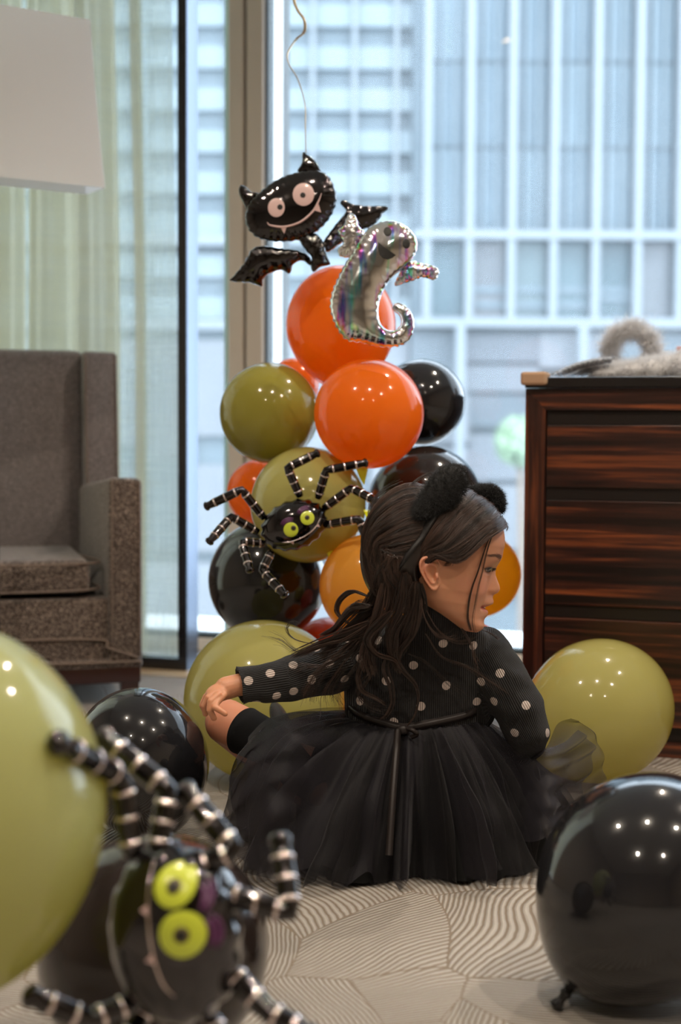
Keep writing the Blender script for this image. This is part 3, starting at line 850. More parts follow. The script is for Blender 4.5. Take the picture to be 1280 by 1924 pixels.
# ------------------------------------------------------------------ floor lamp with a tapered shade
D_L = 3.55
tr = P(160, 43, D_L); br = P(198, 353, D_L)
LA = math.radians(33)
lx = Vector((-math.cos(LA), -math.sin(LA), 0)); ly = Vector((-math.sin(LA), math.cos(LA), 0))
zt, zb = tr.z, br.z
cxy = br + lx * 0.27 + ly * 0.06
ctop = Vector((cxy.x, cxy.y, zt)); cbot = Vector((cxy.x, cxy.y, zb))
lamp = empty('floor_lamp', (cxy.x, cxy.y, 0), 'white tapered rectangular lampshade in the upper left corner, on a thin bronze pole', 'lamp')
hx, hy = 0.27, 0.06
tx = (tr - ctop).dot(lx) * -1.0; 
def ring(c, a, b): return [c - lx * a - ly * b, c + lx * a - ly * b, c + lx * a + ly * b, c - lx * a + ly * b]
ta = abs((tr - ctop).dot(lx)); tb = 0.045
def shade():
    V = []; F = []
    n = 10
    rings = []
    for i in range(n + 1):
        t = i / n
        k = t - 0.05 * math.sin(math.pi * t)   # slight concave flare
        a = hx + (ta - hx) * (t + 0.10 * math.sin(math.pi * t)); b = hy + (tb - hy) * t
        rings.append(ring(Vector((cxy.x, cxy.y, zb + (zt - zb) * t)), a, b))
    for r in rings: V += r
    m = len(V)
    for r in rings:
        c = sum(r, Vector()) / 4
        V += [c + (p - c) * 0.992 for p in r]
    for i in range(n):
        for j in range(4):
            j2 = (j + 1) % 4
            F.append((i * 4 + j, i * 4 + j2, (i + 1) * 4 + j2, (i + 1) * 4 + j))
            F.append((m + i * 4 + j2, m + i * 4 + j, m + (i + 1) * 4 + j, m + (i + 1) * 4 + j2))
    for j in range(4):
        j2 = (j + 1) % 4
        F.append((j2, j, m + j, m + j2)); F.append((n * 4 + j, n * 4 + j2, m + n * 4 + j2, m + n * 4 + j))
    pymesh('lamp_shade', V, F, M['shade'], lamp)
shade()
tube('pole', [(cxy.x, cxy.y, 0.015), (cxy.x, cxy.y, 0.6), (cxy.x, cxy.y, zb + 0.25)], 0.011, M['bronze'], lamp, 14)
tube('base', [(cxy.x, cxy.y, 0.0), (cxy.x, cxy.y, 0.008), (cxy.x, cxy.y, 0.014), (cxy.x, cxy.y, 0.022)], [0.13, 0.13, 0.125, 0.02], M['bronze'], lamp, 40)
tube('shade_bar', [cbot + Vector((0, 0, 0.2)) - lx * 0.22, cbot + Vector((0, 0, 0.2)), cbot + Vector((0, 0, 0.2)) + lx * 0.22], 0.004, M['bronze'], lamp, 8)

# ------------------------------------------------------------------ latex balloons
M['orange'] = latex('orange_latex', (0.92, 0.23, 0.02), 0.50, tcol=(1.0, 0.36, 0.02), clear=0.06)
M['amber'] = latex('amber_latex', (0.76, 0.40, 0.07), 0.5, tcol=(0.98, 0.55, 0.08), clear=0.08)
M['yellow_orange'] = latex('yellow_orange_latex', (0.95, 0.40, 0.02), 0.85, tcol=(1.0, 0.55, 0.07), clear=0.22)
M['pink_red'] = latex('coral_latex', (0.85, 0.15, 0.09), 0.45)
M['red_orange'] = latex('red_orange_latex', (0.72, 0.10, 0.02), 0.40)
M['olive'] = latex('olive_latex', (0.36, 0.33, 0.06), 0.35, tcol=(0.45, 0.36, 0.02))
M['olive_lt'] = latex('light_olive_latex', (0.52, 0.50, 0.17), 0.38, tcol=(0.62, 0.50, 0.06))
M['green'] = latex('avocado_latex', (0.50, 0.48, 0.18), 0.45, tcol=(0.66, 0.58, 0.07))
M['green_near'] = latex('pale_green_latex', (0.49, 0.53, 0.26), 0.45, tcol=(0.66, 0.60, 0.14))
M['black'] = latex('black_latex', (0.012, 0.012, 0.014), 0.0, 0.04)
M['black_tr'] = latex('brown_black_latex', (0.020, 0.014, 0.012), 0.10, 0.04, tcol=(0.25, 0.04, 0.01))
def balloon(px, py, d, r, el, axis, mat, label, group=None, world=None):
    """axis points from the centre to the knot; el is the half length over the radius"""
    c = to_np(world if world is not None else P(px, py, d))
    a = np.array(axis, float); a /= np.linalg.norm(a)
    ref = np.array([0, 0, 1.0]) if abs(a[2]) < 0.9 else np.array([1.0, 0, 0])
    n = np.cross(a, ref); n /= np.linalg.norm(n); m = np.cross(a, n)
    nu, nv = 72, 44
    V = []; 
    zs = []
    for j in range(1, nv):
        u = math.pi * j / nv
        z = -math.cos(u); q = math.sin(u)
        taper = 1.0 - 0.10 * max(0, z) ** 1.5 + 0.015 * (z < 0) * (-z)
        zz = r * el * z * (1 + 0.05 * max(0, z) ** 3)
        zs.append((zz, r * q * taper))
    zend = zs[-1][0]
    zs = zs[:-1] + [(zend + 0.001, 0.009), (zend + 0.005, 0.0055)]
    for zz, rr in zs:
        for i in range(nu):
            ph = 2 * math.pi * i / nu
            V.append(c + a * zz + rr * (math.cos(ph) * n + math.sin(ph) * m))
    K = len(zs); F = []
    for j in range(K - 1):
        for i in range(nu):
            i2 = (i + 1) % nu
            F.append((j * nu + i, j * nu + i2, (j + 1) * nu + i2, (j + 1) * nu + i))
    V.append(c - a * r * el); b0 = len(V) - 1
    for i in range(nu): F.append((b0, (i + 1) % nu, i))
    F.append(tuple((K - 1) * nu + i for i in range(nu)))
    o = pymesh('balloon', V, F, mat, None, True)
    tag(o, label, 'balloon', group)
    k0 = c + a * (zend + 0.003)
    V, F = tube_data([k0, k0 + a * 0.005, k0 + a * 0.010, k0 + a * 0.015, k0 + a * 0.020, k0 + a * 0.026], [0.0050, 0.0085, 0.0060, 0.0055, 0.0080, 0.0115], 16)
    pymesh('knot', V, F, mat, o, True)
    return o
CG = 'balloons of the stacked column'
def toward(px, py, px2, py2, dd=0.5):
    v = P(px2, py2, 3 + dd) - P(px, py, 3); return to_np(v)
balloon(641, 614, 3.22, 0.124, 1.11, (0.05, 0.25, -1), M['orange'], 'large orange balloon at the top of the balloon column, under the silver ghost', CG)
balloon(693, 778, 2.99, 0.1155, 1.0, (-0.2, 0.9, -0.2), M['orange'], 'round orange balloon facing forward in the middle of the column', CG)
balloon(508, 776, 3.17, 0.112, 1.0, (0.6, 0.8, -0.1), M['olive'], 'dark olive balloon on the upper left of the column', CG)
balloon(790, 757, 3.32, 0.102, 1.04, (-0.7, 0.4, -0.3), M['black'], 'black balloon on the upper right of the column, beside the round orange one', CG)
balloon(799, 945, 3.22, 0.130, 1.0, (-0.8, 0.5, 0.1), M['black_tr'], 'brown black balloon behind the cat ears', CG)
balloon(580, 948, 3.06, 0.1245, 1.0, (0.3, 0.9, 0.1), M['olive_lt'], 'light olive balloon behind the striped spider', CG)
balloon(492, 925, 3.42, 0.080, 1.05, (0.8, 0.3, 0.1), M['orange'], 'orange balloon peeking out left behind the light olive one', CG)
balloon(505, 1090, 3.26, 0.138, 1.0, (0.8, 0.5, 0.1), M['black'], 'black balloon low on the left of the column, under the spider', CG)
balloon(698, 1100, 2.96, 0.109, 1.0, (-0.2, 0.9, 0.1), M['amber'], 'amber yellow balloon behind the long hair of the child', CG)
balloon(618, 1232, 3.38, 0.094, 1.0, (0.2, 0.8, 0.4), M['red_orange'], 'red orange balloon low in the column above the outstretched arm', CG)
balloon(893, 1078, 3.34, 0.102, 1.06, (-0.9, 0.3, 0.1), M['yellow_orange'], 'glowing yellow orange balloon behind the face of the child', CG)
balloon(868, 1262, 3.20, 0.118, 1.0, (-0.7, 0.5, 0.2), M['pink_red'], 'coral red balloon behind the right shoulder of the child', CG)
balloon(552, 722, 3.42, 0.062, 1.0, (0.5, 0.4, -0.5), M['orange'], 'small sliver of an orange balloon behind the dark olive one', CG)
balloon(700, 1330, 3.12, 0.085, 1.0, (0.3, 0.7, 0.3), M['orange'], 'orange balloon at the foot of the column, seen under the outstretched arm', CG)
FG_ = 'balloons lying on the carpet'
balloon(0, 0, 0, 0.166, 1.02, (-0.3, 0.6, -0.25), M['green'], 'large avocado green balloon on the floor behind the outstretched hand', FG_, world=Vector((P(495, 1322, 2.92).x, 2.90, 0.170)))
balloon(0, 0, 0, 0.146, 1.10, (-0.75, -0.3, -0.35), M['green'], 'large avocado green balloon on the floor in front of the dresser', FG_, world=Vector((P(1122, 1330, 2.93).x, 2.90, 0.152)))
balloon(0, 0, 0, 0.119, 1.14, (0.25, 0.2, -0.92), M['black'], 'shiny black balloon standing on the carpet in front of the armchair', FG_, world=Vector((P(265, 1450, 2.5).x, 2.48, 0.138)))
balloon(0, 0, 0, 0.136, 1.10, (-0.62, -0.12, -0.78), M['black'], 'big glossy black balloon at the lower right, its knot on the carpet', FG_, world=Vector((P(1212, 1685, 1.80).x, 1.77, 0.148)))
balloon(0, 0, 0, 0.128, 1.08, (-0.6, 0.5, -0.6), M['black_tr'], 'black balloon at the lower left behind the blurred spider', FG_, world=Vector((P(278, 1830, 1.57).x, 1.57, 0.138)))
balloon(0, 0, 0, 0.152, 1.16, (0.10, 0.25, -1), M['green_near'], 'very large pale green balloon cut off by the left frame edge, out of focus', FG_, world=P(-115, 1520, 1.30))
# neon ties of the column
M['neon'] = pmat('neon_yellow_plastic', (0.80, 0.86, 0.02), 0.3, coat=0.4)
for (px, py, d, s, lab) in ((679, 893, 2.97, 0.018, 'neon yellow clip beside the upper right spider foot'), (694, 975, 2.97, 0.017, 'neon yellow clip behind the lower right spider leg'), (619, 1044, 3.00, 0.010, 'tiny neon yellow clip below the light olive balloon')):
    c = P(px, py, d)
    V = [c + right * (-s * 0.7) + upv * s, c + right * (s * 0.8) + upv * s * 0.9, c + right * (s * 0.35) - upv * s * 1.2, c - right * s * 0.2 - upv * s * 0.3]
    V += [v + fwd * 0.03 + upv * 0.003 for v in V]
    o = pymesh('clip', V, [(0, 1, 2, 3), (7, 6, 5, 4), (0, 4, 5, 1), (1, 5, 6, 2), (2, 6, 7, 3), (3, 7, 4, 0)], M['neon'])
    bm = bmesh.new(); bm.from_mesh(o.data); bmesh.ops.recalc_face_normals(bm, faces=bm.faces); bm.to_mesh(o.data); bm.free()
    bevel_obj(o, 0.0015)
    tag(o, lab, 'clip')

# ------------------------------------------------------------------ foil balloons
def foil_mat(name, col, rough, bump=0.25, scale=45, irid=False):
    m, nt, b, out = new_mat(name)
    L = nt.links
    b.inputs['Base Color'].default_value = (*col, 1); b.inputs['Metallic'].default_value = 1.0; b.inputs['Roughness'].default_value = rough
    tc = node(nt, 'ShaderNodeTexCoord')
    nz = node(nt, 'ShaderNodeTexNoise', i_Scale=float(scale), i_Detail=3.0); nz.inputs['Distortion'].default_value = 0.6
    L.new(tc.outputs['Object'], nz.inputs['Vector'])
    bp_ = node(nt, 'ShaderNodeBump'); bp_.inputs['Strength'].default_value = bump; bp_.inputs['Distance'].default_value = 0.004
    L.new(nz.outputs['Fac'], bp_.inputs['Height']); L.new(bp_.outputs[0], b.inputs['Normal'])
    if irid:   # holographic film: rainbow bands in the base colour, shifting with view angle
        lw = node(nt, 'ShaderNodeLayerWeight'); lw.inputs['Blend'].default_value = 0.35
        wv = node(nt, 'ShaderNodeTexNoise', i_Scale=22.0, i_Detail=2.0)
        mp = node(nt, 'ShaderNodeMapping'); mp.inputs['Scale'].default_value = (2.4, 1.0, 0.35); mp.inputs['Rotation'].default_value = (0, 0.5, 0)
        L.new(tc.outputs['Object'], mp.inputs['Vector']); L.new(mp.outputs[0], wv.inputs['Vector'])
        ad = node(nt, 'ShaderNodeMath', operation='MULTIPLY_ADD'); ad.inputs[1].default_value = 2.6
        L.new(lw.outputs['Facing'], ad.inputs[0]); L.new(wv.outputs['Fac'], ad.inputs[2])
        fr = node(nt, 'ShaderNodeMath', operation='FRACT'); L.new(ad.outputs[0], fr.inputs[0])
        hs = node(nt, 'ShaderNodeCombineColor', mode='HSV'); hs.inputs[2].default_value = 0.95
        L.new(fr.outputs[0], hs.inputs[0])
        n2 = node(nt, 'ShaderNodeTexNoise', i_Scale=34.0, i_Detail=1.0); L.new(mp.outputs[0], n2.inputs['Vector'])
        mr = node(nt, 'ShaderNodeMapRange'); mr.inputs['From Min'].default_value = 0.48; mr.inputs['From Max'].default_value = 0.68
        mr.inputs['To Min'].default_value = 0.03; mr.inputs['To Max'].default_value = 0.75
        L.new(n2.outputs['Fac'], mr.inputs['Value']); L.new(mr.outputs[0], hs.inputs[1])
        L.new(hs.outputs[0], b.inputs['Base Color'])
    return m
M['foil_black'] = foil_mat('black_foil', (0.050, 0.046, 0.048), 0.10, 0.10, 30)
b_ = M['foil_black'].node_tree.nodes['Principled BSDF']; b_.inputs['Coat Weight'].default_value = 0.7; b_.inputs['Coat Roughness'].default_value = 0.03
M['foil_silver'] = foil_mat('holographic_silver_foil', (0.8, 0.8, 0.82), 0.12, 0.06, 25, True)
M['foil_band'] = foil_mat('rose_silver_foil_band', (0.88, 0.76, 0.73), 0.15, 0.15, 60)
M['print_pink'] = pmat('pale_pink_print', (0.72, 0.50, 0.48), 0.35, coat=0.4)
M['print_black'] = pmat('black_print', (0.010, 0.010, 0.010), 0.55)
M['print_lime'] = pmat('lime_print', (0.56, 0.64, 0.05), 0.3, coat=0.5)
M['print_purple'] = pmat('purple_print', (0.09, 0.02, 0.08), 0.3, coat=0.5)
M['print_red'] = pmat('orange_red_print', (0.55, 0.07, 0.02), 0.3, coat=0.5)
M['gold_dot'] = pmat('brown_print', (0.12, 0.09, 0.03), 0.3)

def pillow(name, pts_px, d, mat, parent=None, cell=2.2, fat=1.0, seam=0.0, seamk=0.35, wob=0.0, tilt=(0, 0)):
    """closed outline in photo pixels at depth d, inflated by the membrane equation. Returns (object, height lookup)"""
    pts = np.array(pts_px, float)
    n = len(pts)
    # densify closed outline
    ext = np.vstack([pts[-1], pts, pts[0], pts[1]])
    dense = []
    for i in range(n):
        p0, p1, p2, p3 = ext[i], ext[i + 1], ext[i + 2], ext[i + 3]
        L = max(2, int(np.linalg.norm(p2 - p1) / 1.2))
        for t in np.linspace(0, 1, L, endpoint=False):
            dense.append(0.5 * ((2 * p1) + (-p0 + p2) * t + (2 * p0 - 5 * p1 + 4 * p2 - p3) * t * t + (-p0 + 3 * p1 - 3 * p2 + p3) * t ** 3))
    D = np.array(dense)
    x0, y0 = D.min(0) - 2 * cell; x1, y1 = D.max(0) + 2 * cell
    nx, ny = int((x1 - x0) / cell) + 2, int((y1 - y0) / cell) + 2
    gx = x0 + np.arange(nx) * cell; gy = y0 + np.arange(ny) * cell
    X, Y = np.meshgrid(gx, gy, indexing='ij')
    inside = np.zeros(X.shape, bool)
    for i in range(len(D)):
        a, b = D[i], D[(i + 1) % len(D)]
        if a[1] == b[1]: continue
        c = ((a[1] > Y) != (b[1] > Y)) & (X < (b[0] - a[0]) * (Y - a[1]) / (b[1] - a[1]) + a[0])
        inside ^= c
    u = np.zeros(X.shape)
    for _ in range(900):
        u2 = 0.25 * (np.roll(u, 1, 0) + np.roll(u, -1, 0) + np.roll(u, 1, 1) + np.roll(u, -1, 1) + cell * cell)
        u = np.where(inside, u2, 0)
    q = np.stack([X.ravel(), Y.ravel()], 1)
    dist = np.empty(len(q)); near = np.empty(len(q), int)
    for k in range(0, len(q), 4000):
        dd = ((q[k:k + 4000, None, :] - D[None]) ** 2).sum(2)
        near[k:k + 4000] = dd.argmin(1); dist[k:k + 4000] = np.sqrt(dd.min(1))
    dist = dist.reshape(X.shape); near = near.reshape(X.shape)
    keepv = inside | (dist < cell * 0.75)
    H = np.sqrt(np.maximum(2 * u, 0)) * fat
    if seam > 0:
        H = H * (1 + seam * np.sin(near * seamk) * np.exp(-dist / 5.0)) + 0.25 * np.exp(-dist / 6) * seam * np.sin(near * seamk) * 3 * inside
    if wob > 0:
        for i in range(nx):
            for j in range(ny):
                if inside[i, j]: H[i, j] *= 1 + wob * mnoise.noise(Vector((X[i, j] / 18, Y[i, j] / 18, d * 7)))
    snap = keepv & (~inside | (dist < cell * 0.45))
    Xs, Ys = X.copy(), Y.copy()
    Xs[snap] = D[near[snap], 0]; Ys[snap] = D[near[snap], 1]; H[snap] = 0
    if seam > 0:   # scalloped rim
        cx, cy = D.mean(0)
        k = 1 + 0.012 * np.sin(near * seamk)
        Xs[snap] = cx + (Xs[snap] - cx) * k[snap]; Ys[snap] = cy + (Ys[snap] - cy) * k[snap]
    idx = -np.ones(X.shape, int); idb = -np.ones(X.shape, int)
    V = []; sc = d / F_PX
    mx, my = D.mean(0)
    for i in range(nx):
        for j in range(ny):
            if not keepv[i, j]: continue
            base = P(Xs[i, j], Ys[i, j], d) + fwd * (((Xs[i, j] - mx) * tilt[0] + (Ys[i, j] - my) * tilt[1]) * sc)
            idx[i, j] = len(V); V.append(base - fwd * (H[i, j] * sc))
            if snap[i, j]: idb[i, j] = idx[i, j]
            else:
                idb[i, j] = len(V); V.append(base + fwd * (H[i, j] * sc))
    F = []
    for i in range(nx - 1):
        for j in range(ny - 1):
            q4 = [(i, j), (i, j + 1), (i + 1, j + 1), (i + 1, j)]
            ok = [c for c in q4 if keepv[c]]
            if len(ok) < 3 or all(snap[c] for c in ok): continue
            F.append([idx[c] for c in ok]); F.append([idb[c] for c in ok][::-1])
    o = pymesh(name, V, F, mat, parent, True)
    def on(px, py, lift=0.0008):
        i = int(np.clip((px - x0) / cell, 0, nx - 2)); j = int(np.clip((py - y0) / cell, 0, ny - 2))
        fx, fy = (px - x0) / cell - i, (py - y0) / cell - j
        h = (H[i, j] * (1 - fx) + H[i + 1, j] * fx) * (1 - fy) + (H[i, j + 1] * (1 - fx) + H[i + 1, j + 1] * fx) * fy
        return P(px, py, d) + fwd * (((px - mx) * tilt[0] + (py - my) * tilt[1]) * sc - h * sc - lift)
    return o, on
def decal_disc(name, on, cx, cy, rx, ry, mat, parent, lift=0.0012, n=28, rot=0.0):
    V = [on(cx, cy, lift)]; F = []
    K = 5
    for k in range(1, K + 1):
        for i in range(n):
            a = 2 * math.pi * i / n
            x, y = rx * k / K * math.cos(a), ry * k / K * math.sin(a)
            V.append(on(cx + x * math.cos(rot) - y * math.sin(rot), cy + x * math.sin(rot) + y * math.cos(rot), lift if k < K else lift * 0.5))
    for i in range(n):
        i2 = (i + 1) % n
        F.append((0, 1 + i2, 1 + i))
        for k in range(K - 1):
            F.append((1 + k * n + i, 1 + k * n + i2, 1 + (k + 1) * n + i2, 1 + (k + 1) * n + i))
    return pymesh(name, V, F, mat, parent, True)
def decal_poly(name, on, pts, mat, parent, lift=0.0012):
    pts = np.array(pts, float); c = pts.mean(0); n = len(pts)
    V = [on(c[0], c[1], lift)]; F = []
    K = 4
    for k in range(1, K + 1):
        for p in pts:
            q = c + (p - c) * k / K; V.append(on(q[0], q[1], lift))
    for i in range(n):
        i2 = (i + 1) % n
        F.append((0, 1 + i, 1 + i2))
        for k in range(K - 1): F.append((1 + k * n + i, 1 + (k + 1) * n + i, 1 + (k + 1) * n + i2, 1 + k * n + i2))
    return pymesh(name, V, F, mat, parent, True)
def decal_line(name, on, pts, w, mat, parent, n=40):
    q = catmull([(p[0], p[1], 0) for p in pts], n)
    path = [on(p[0], p[1], 0.0005) for p in q]
    ww = w * np.minimum(1, 0.25 + 3 * np.minimum(np.linspace(0, 1, n), np.linspace(1, 0, n)))
    return tube(name, path, ww, mat, parent, 8)

def Z1(l): return [(420 + x / 3.048, 270 + y / 3.048) for x, y in l]
# bat
DB = 3.02
bat = empty('bat_balloon', P(545, 430, DB), 'black foil bat balloon with pink eyes and a fanged smile, hanging from a curly ribbon', 'balloon')
head, hon = pillow('head', Z1([(125, 410), (148, 335), (200, 285), (260, 235), (330, 195), (400, 170), (470, 155), (530, 152), (590, 175), (630, 230), (648, 300), (638, 370), (600, 440), (540, 500), (470, 540), (380, 560), (280, 560), (200, 540), (150, 500), (128, 455)]), DB, M['foil_black'], bat, 1.8, 0.62, 0.22, 0.55)
pillow('ear', Z1([(95, 240), (125, 245), (160, 275), (200, 285), (170, 345), (140, 385), (115, 345), (88, 285)]), DB + 0.01, M['foil_black'], bat, 1.6, 0.7, 0.2, 0.6)
pillow('ear', Z1([(455, 48), (478, 60), (520, 90), (548, 130), (560, 175), (500, 175), (425, 160), (448, 110)]), DB + 0.01, M['foil_black'], bat, 1.6, 0.7, 0.2, 0.6)
pillow('wing', Z1([(38, 785), (70, 745), (120, 685), (165, 610), (230, 590), (320, 600), (420, 610), (490, 640), (510, 700), (450, 668), (400, 690), (378, 742), (330, 722), (262, 745), (226, 775), (218, 815), (160, 798), (95, 793)]), DB + 0.02, M['foil_black'], bat, 1.6, 0.75, 0.25, 0.5, tilt=(0.1, 0.2))
pillow('wing', Z1([(560, 600), (590, 540), (640, 470), (680, 420), (700, 385), (668, 345), (690, 325), (745, 345), (820, 350), (945, 350), (915, 395), (885, 440), (850, 470), (780, 500), (720, 520), (690, 560), (650, 590), (600, 625)]), DB + 0.03, M['foil_black'], bat, 1.6, 0.7, 0.25, 0.5, tilt=(0.25, 0))
pillow('body', Z1([(430, 540), (480, 515), (540, 520), (575, 570), (590, 630), (612, 690), (560, 705), (515, 735), (500, 700), (505, 650), (470, 610)]), DB + 0.0, M['foil_black'], bat, 1.6, 0.8, 0.3, 0.5)
Zp = lambda x, y: (420 + x / 3.048, 270 + y / 3.048)
for (x, y, rx, ry, ux, uy) in ((306, 380, 48, 54, 327, 378), (460, 305, 61, 66, 457, 310)):
    cx, cy = Zp(x, y); ux, uy = Zp(ux, uy)
    e = decal_disc('eye', hon, cx, cy, rx / 3.048, ry / 3.048, M['print_pink'], bat, 0.0014)
    decal_disc('pupil', hon, ux, uy, 5.2, 5.2, M['print_black'], e, 0.0026)
sm = decal_line('smile', hon, [Zp(252, 462), Zp(275, 480), (Zp(350, 488)), Zp(440, 462), Zp(510, 405), Zp(545, 345), Zp(562, 298)], 0.0024, M['print_pink'], bat)
decal_poly('fang', hon, [Zp(328, 488), Zp(366, 484), Zp(350, 526)], M['print_pink'], sm, 0.0022)
decal_poly('fang', hon, [Zp(522, 396), Zp(546, 360), Zp(560, 405)], M['print_pink'], sm, 0.0022)
# ribbon up to the ceiling
rp = [P(575, 287, DB + 0.01), P(574, 240, DB + 0.01), P(573, 195, DB + 0.02)]
for (x, y, dd) in ((560, 150, 0), (543, 120, -0.01), (541, 100, 0.0), (556, 75, 0.02), (572, 60, 0.0), (572, 38, -0.01), (560, 20, 0.0), (553, 0, 0.01), (556, -30, 0.02), (572, -60, 0)): rp.append(P(x, y, DB + 0.01 + dd))
rp.append(Vector((rp[-1].x, rp[-1].y, 2.0))); rp.append(Vector((rp[-1].x, rp[-1].y, CEIL)))
M['ribbon'] = pmat('gold_ribbon', (0.50, 0.42, 0.28), 0.3, metal=0.3)
rbn = tube('ribbon', catmull([to_np(p) for p in rp], 120), 0.0036, M['ribbon'], None, 6, flat=0.35)
tag(rbn, 'thin curled gold ribbon running from the bat balloon up to the ceiling', 'ribbon')

# ghost
DG = 2.90
gh = empty('ghost_balloon', P(700, 535, DG), 'holographic silver foil ghost balloon with a curled tail and black smile, beside the bat', 'balloon')
body, gon = pillow('body', Z1([(800, 520), (835, 480), (880, 455), (950, 440), (1030, 462), (1085, 508), (1112, 570), (1098, 640), (1045, 700), (975, 760), (925, 830), (897, 900), (888, 960), (897, 1020), (925, 1058), (965, 1070), (1000, 1058), (1018, 1022), (1008, 985), (985, 965), (965, 945), (970, 918), (1010, 910), (1055, 938), (1085, 985), (1093, 1050), (1070, 1120), (1020, 1155), (950, 1165), (870, 1160), (790, 1140), (710, 1125), (660, 1075), (625, 1000), (610, 925), (622, 850), (650, 780), (690, 700), (735, 625), (770, 565)]), DG, M['foil_silver'], gh, 1.6, 0.85, 0.13, 0.6, 0.03)
pillow('arm', Z1([(715, 405), (742, 400), (765, 430), (778, 475), (805, 500), (795, 550), (745, 640), (700, 652), (662, 640), (655, 600), (685, 570), (655, 500), (685, 470), (700, 440)]), DG + 0.012, M['foil_silver'], gh, 1.6, 0.8, 0.45, 0.7, 0.3)
pillow('arm', Z1([(1030, 700), (1080, 668), (1130, 682), (1190, 695), (1222, 708), (1236, 742), (1210, 782), (1150, 768), (1100, 782), (1040, 800), (980, 808)]), DG + 0.012, M['foil_silver'], gh, 1.6, 0.8, 0.45, 0.7, 0.3)
x, y = Zp(938, 517); decal_disc('eye', gon, x, y, 7.6, 9.0, M['print_black'], gh)
x, y = Zp(1045, 585); decal_disc('eye', gon, x, y, 7.0, 9.2, M['print_black'], gh)
decal_poly('mouth', gon, [Zp(*q) for q in [(884, 578), (905, 596), (930, 614), (955, 632), (985, 652), (965, 668), (940, 678), (912, 670), (892, 648), (881, 612)]], M['print_black'], gh)

# spiders
def spider(center, lx_, ux_, L, Hh, legs, rad, label, group, eyes, smile, fangs, lids):
    """lx_ long axis, ux_ up axis, fwd is away from the viewer; coordinates a,b in units of the half sizes"""
    lx_ = Vector(lx_).normalized(); ux_ = Vector(ux_); ux_ = (ux_ - lx_ * ux_.dot(lx_)).normalized()
    nz_ = lx_.cross(ux_); 
    if nz_.dot(fwd) > 0: nz_ = -nz_
    c = Vector(center)
    root = empty('spider_balloon', c, label, 'balloon', group)
    T_ = Hh * 0.78
    nu, nv = 96, 40
    V = []; F = []
    for j in range(1, nv):
        th = math.pi * j / nv - math.pi / 2
        for i in range(nu):
            ph = 2 * math.pi * i / nu
            rr = math.cos(th) ** 0.75
            sc_ = 1 + 0.035 * math.sin(ph * 17) * max(0, 1 - abs(th) / 0.6)
            V.append(c + lx_ * (L * rr * sc_ * math.cos(ph)) + ux_ * (Hh * rr * sc_ * math.sin(ph)) + nz_ * (T_ * math.sin(th) * (1 + 0.05 * math.sin(ph * 17) * max(0, 1 - abs(th) / 0.5))))
    for j in range(nv - 2):
        for i in range(nu):
            i2 = (i + 1) % nu
            F.append((j * nu + i, j * nu + i2, (j + 1) * nu + i2, (j + 1) * nu + i))
    V.append(c - nz_ * T_); V.append(c + nz_ * T_); n = len(V)
    for i in range(nu):
        i2 = (i + 1) % nu
        F.append((n - 2, i2, i)); F.append((n - 1, (nv - 2) * nu + i, (nv - 2) * nu + i2))
    bo = pymesh('body', V, F, M['foil_black'], root, True)
    def on(a, b, lift=0.0012):
        r = min(0.999, math.hypot(a, b)); th = math.acos(r ** (1 / 0.75))
        return c + lx_ * (L * a) + ux_ * (Hh * b) + nz_ * (T_ * math.sin(th) + lift)
    for (ea, eb, r, pa, pb) in eyes:
        e = decal_disc('eye', on, ea, eb, r, r * L / Hh, M['print_lime'], root, 0.0016)
        ring_ = decal_disc('iris_ring', on, pa, pb, r * 0.38, r * 0.38 * L / Hh, M['gold_dot'], e, 0.0024)
        decal_disc('pupil', on, pa, pb, r * 0.26, r * 0.26 * L / Hh, M['print_black'], e, 0.0030)
    for (ea, eb, r) in lids:
        for k in range(3):
            rr = r * (1.25 + 0.22 * k)
            decal_line('lid_stripe', on, [(ea + rr * math.cos(q), eb + rr * L / Hh * math.sin(q)) for q in np.linspace(math.radians(55), math.radians(135), 7)], 0.0022 * L / 0.07, M['print_purple'], root, 16)
    s_ = decal_line('smile', on, smile, 0.0012 * L / 0.07, M['foil_band'], root)
    for f in fangs: decal_poly('fang', on, f, M['print_pink'], s_, 0.002)
    for lp in legs:
        pts = [to_np(p) for p in lp]
        path = []; rr = []
        segs = len(pts) - 1
        for s in range(segs):
            a, b = pts[s], pts[s + 1]
            for t in np.linspace(0, 1, 9)[(1 if s else 0):]:
                path.append(a + (b - a) * t)
                rr.append(rad * (0.78 + 0.22 * math.sin(math.pi * min(1, max(0, t))) ** 0.35 if 0 < t < 1 else rad * 0.0 + 0.80))
        rr = [r if r < 0.5 else rad * 0.80 for r in rr]
        tipd = (pts[-1] - pts[-2]) / np.linalg.norm(pts[-1] - pts[-2])
        path += [pts[-1] + tipd * rad * 0.5, pts[-1] + tipd * rad * 0.95, pts[-1] + tipd * rad * 1.15]; rr += [rad * 1.08, rad * 0.85, rad * 0.35]
        V, F = tube_data(path, rr, 16)
        lg = pymesh('leg', V, F, M['foil_black'], root, True)
        for s in range(segs):
            a, b = pts[s], pts[s + 1]
            nb = 3 if np.linalg.norm(b - a) > rad * 5 else 2
            for k in range(nb):
                t = (k + 0.6) / (nb + 0.2)
                p = a + (b - a) * t; dd = (b - a) / np.linalg.norm(b - a)
                w = rad * 0.20
                V, F = tube_data([p - dd * w, p - dd * w * 0.5, p + dd * w * 0.5, p + dd * w], [rad * 0.97, rad * 1.07, rad * 1.07, rad * 0.97], 16, False)
                pymesh('band', V, F, M['foil_band'], lg, True)
    return root
DSP = 2.90
Z2 = lambda x, y, dd=0.0: P(370 + x / 3.556, 820 + y / 3.556, DSP + dd)
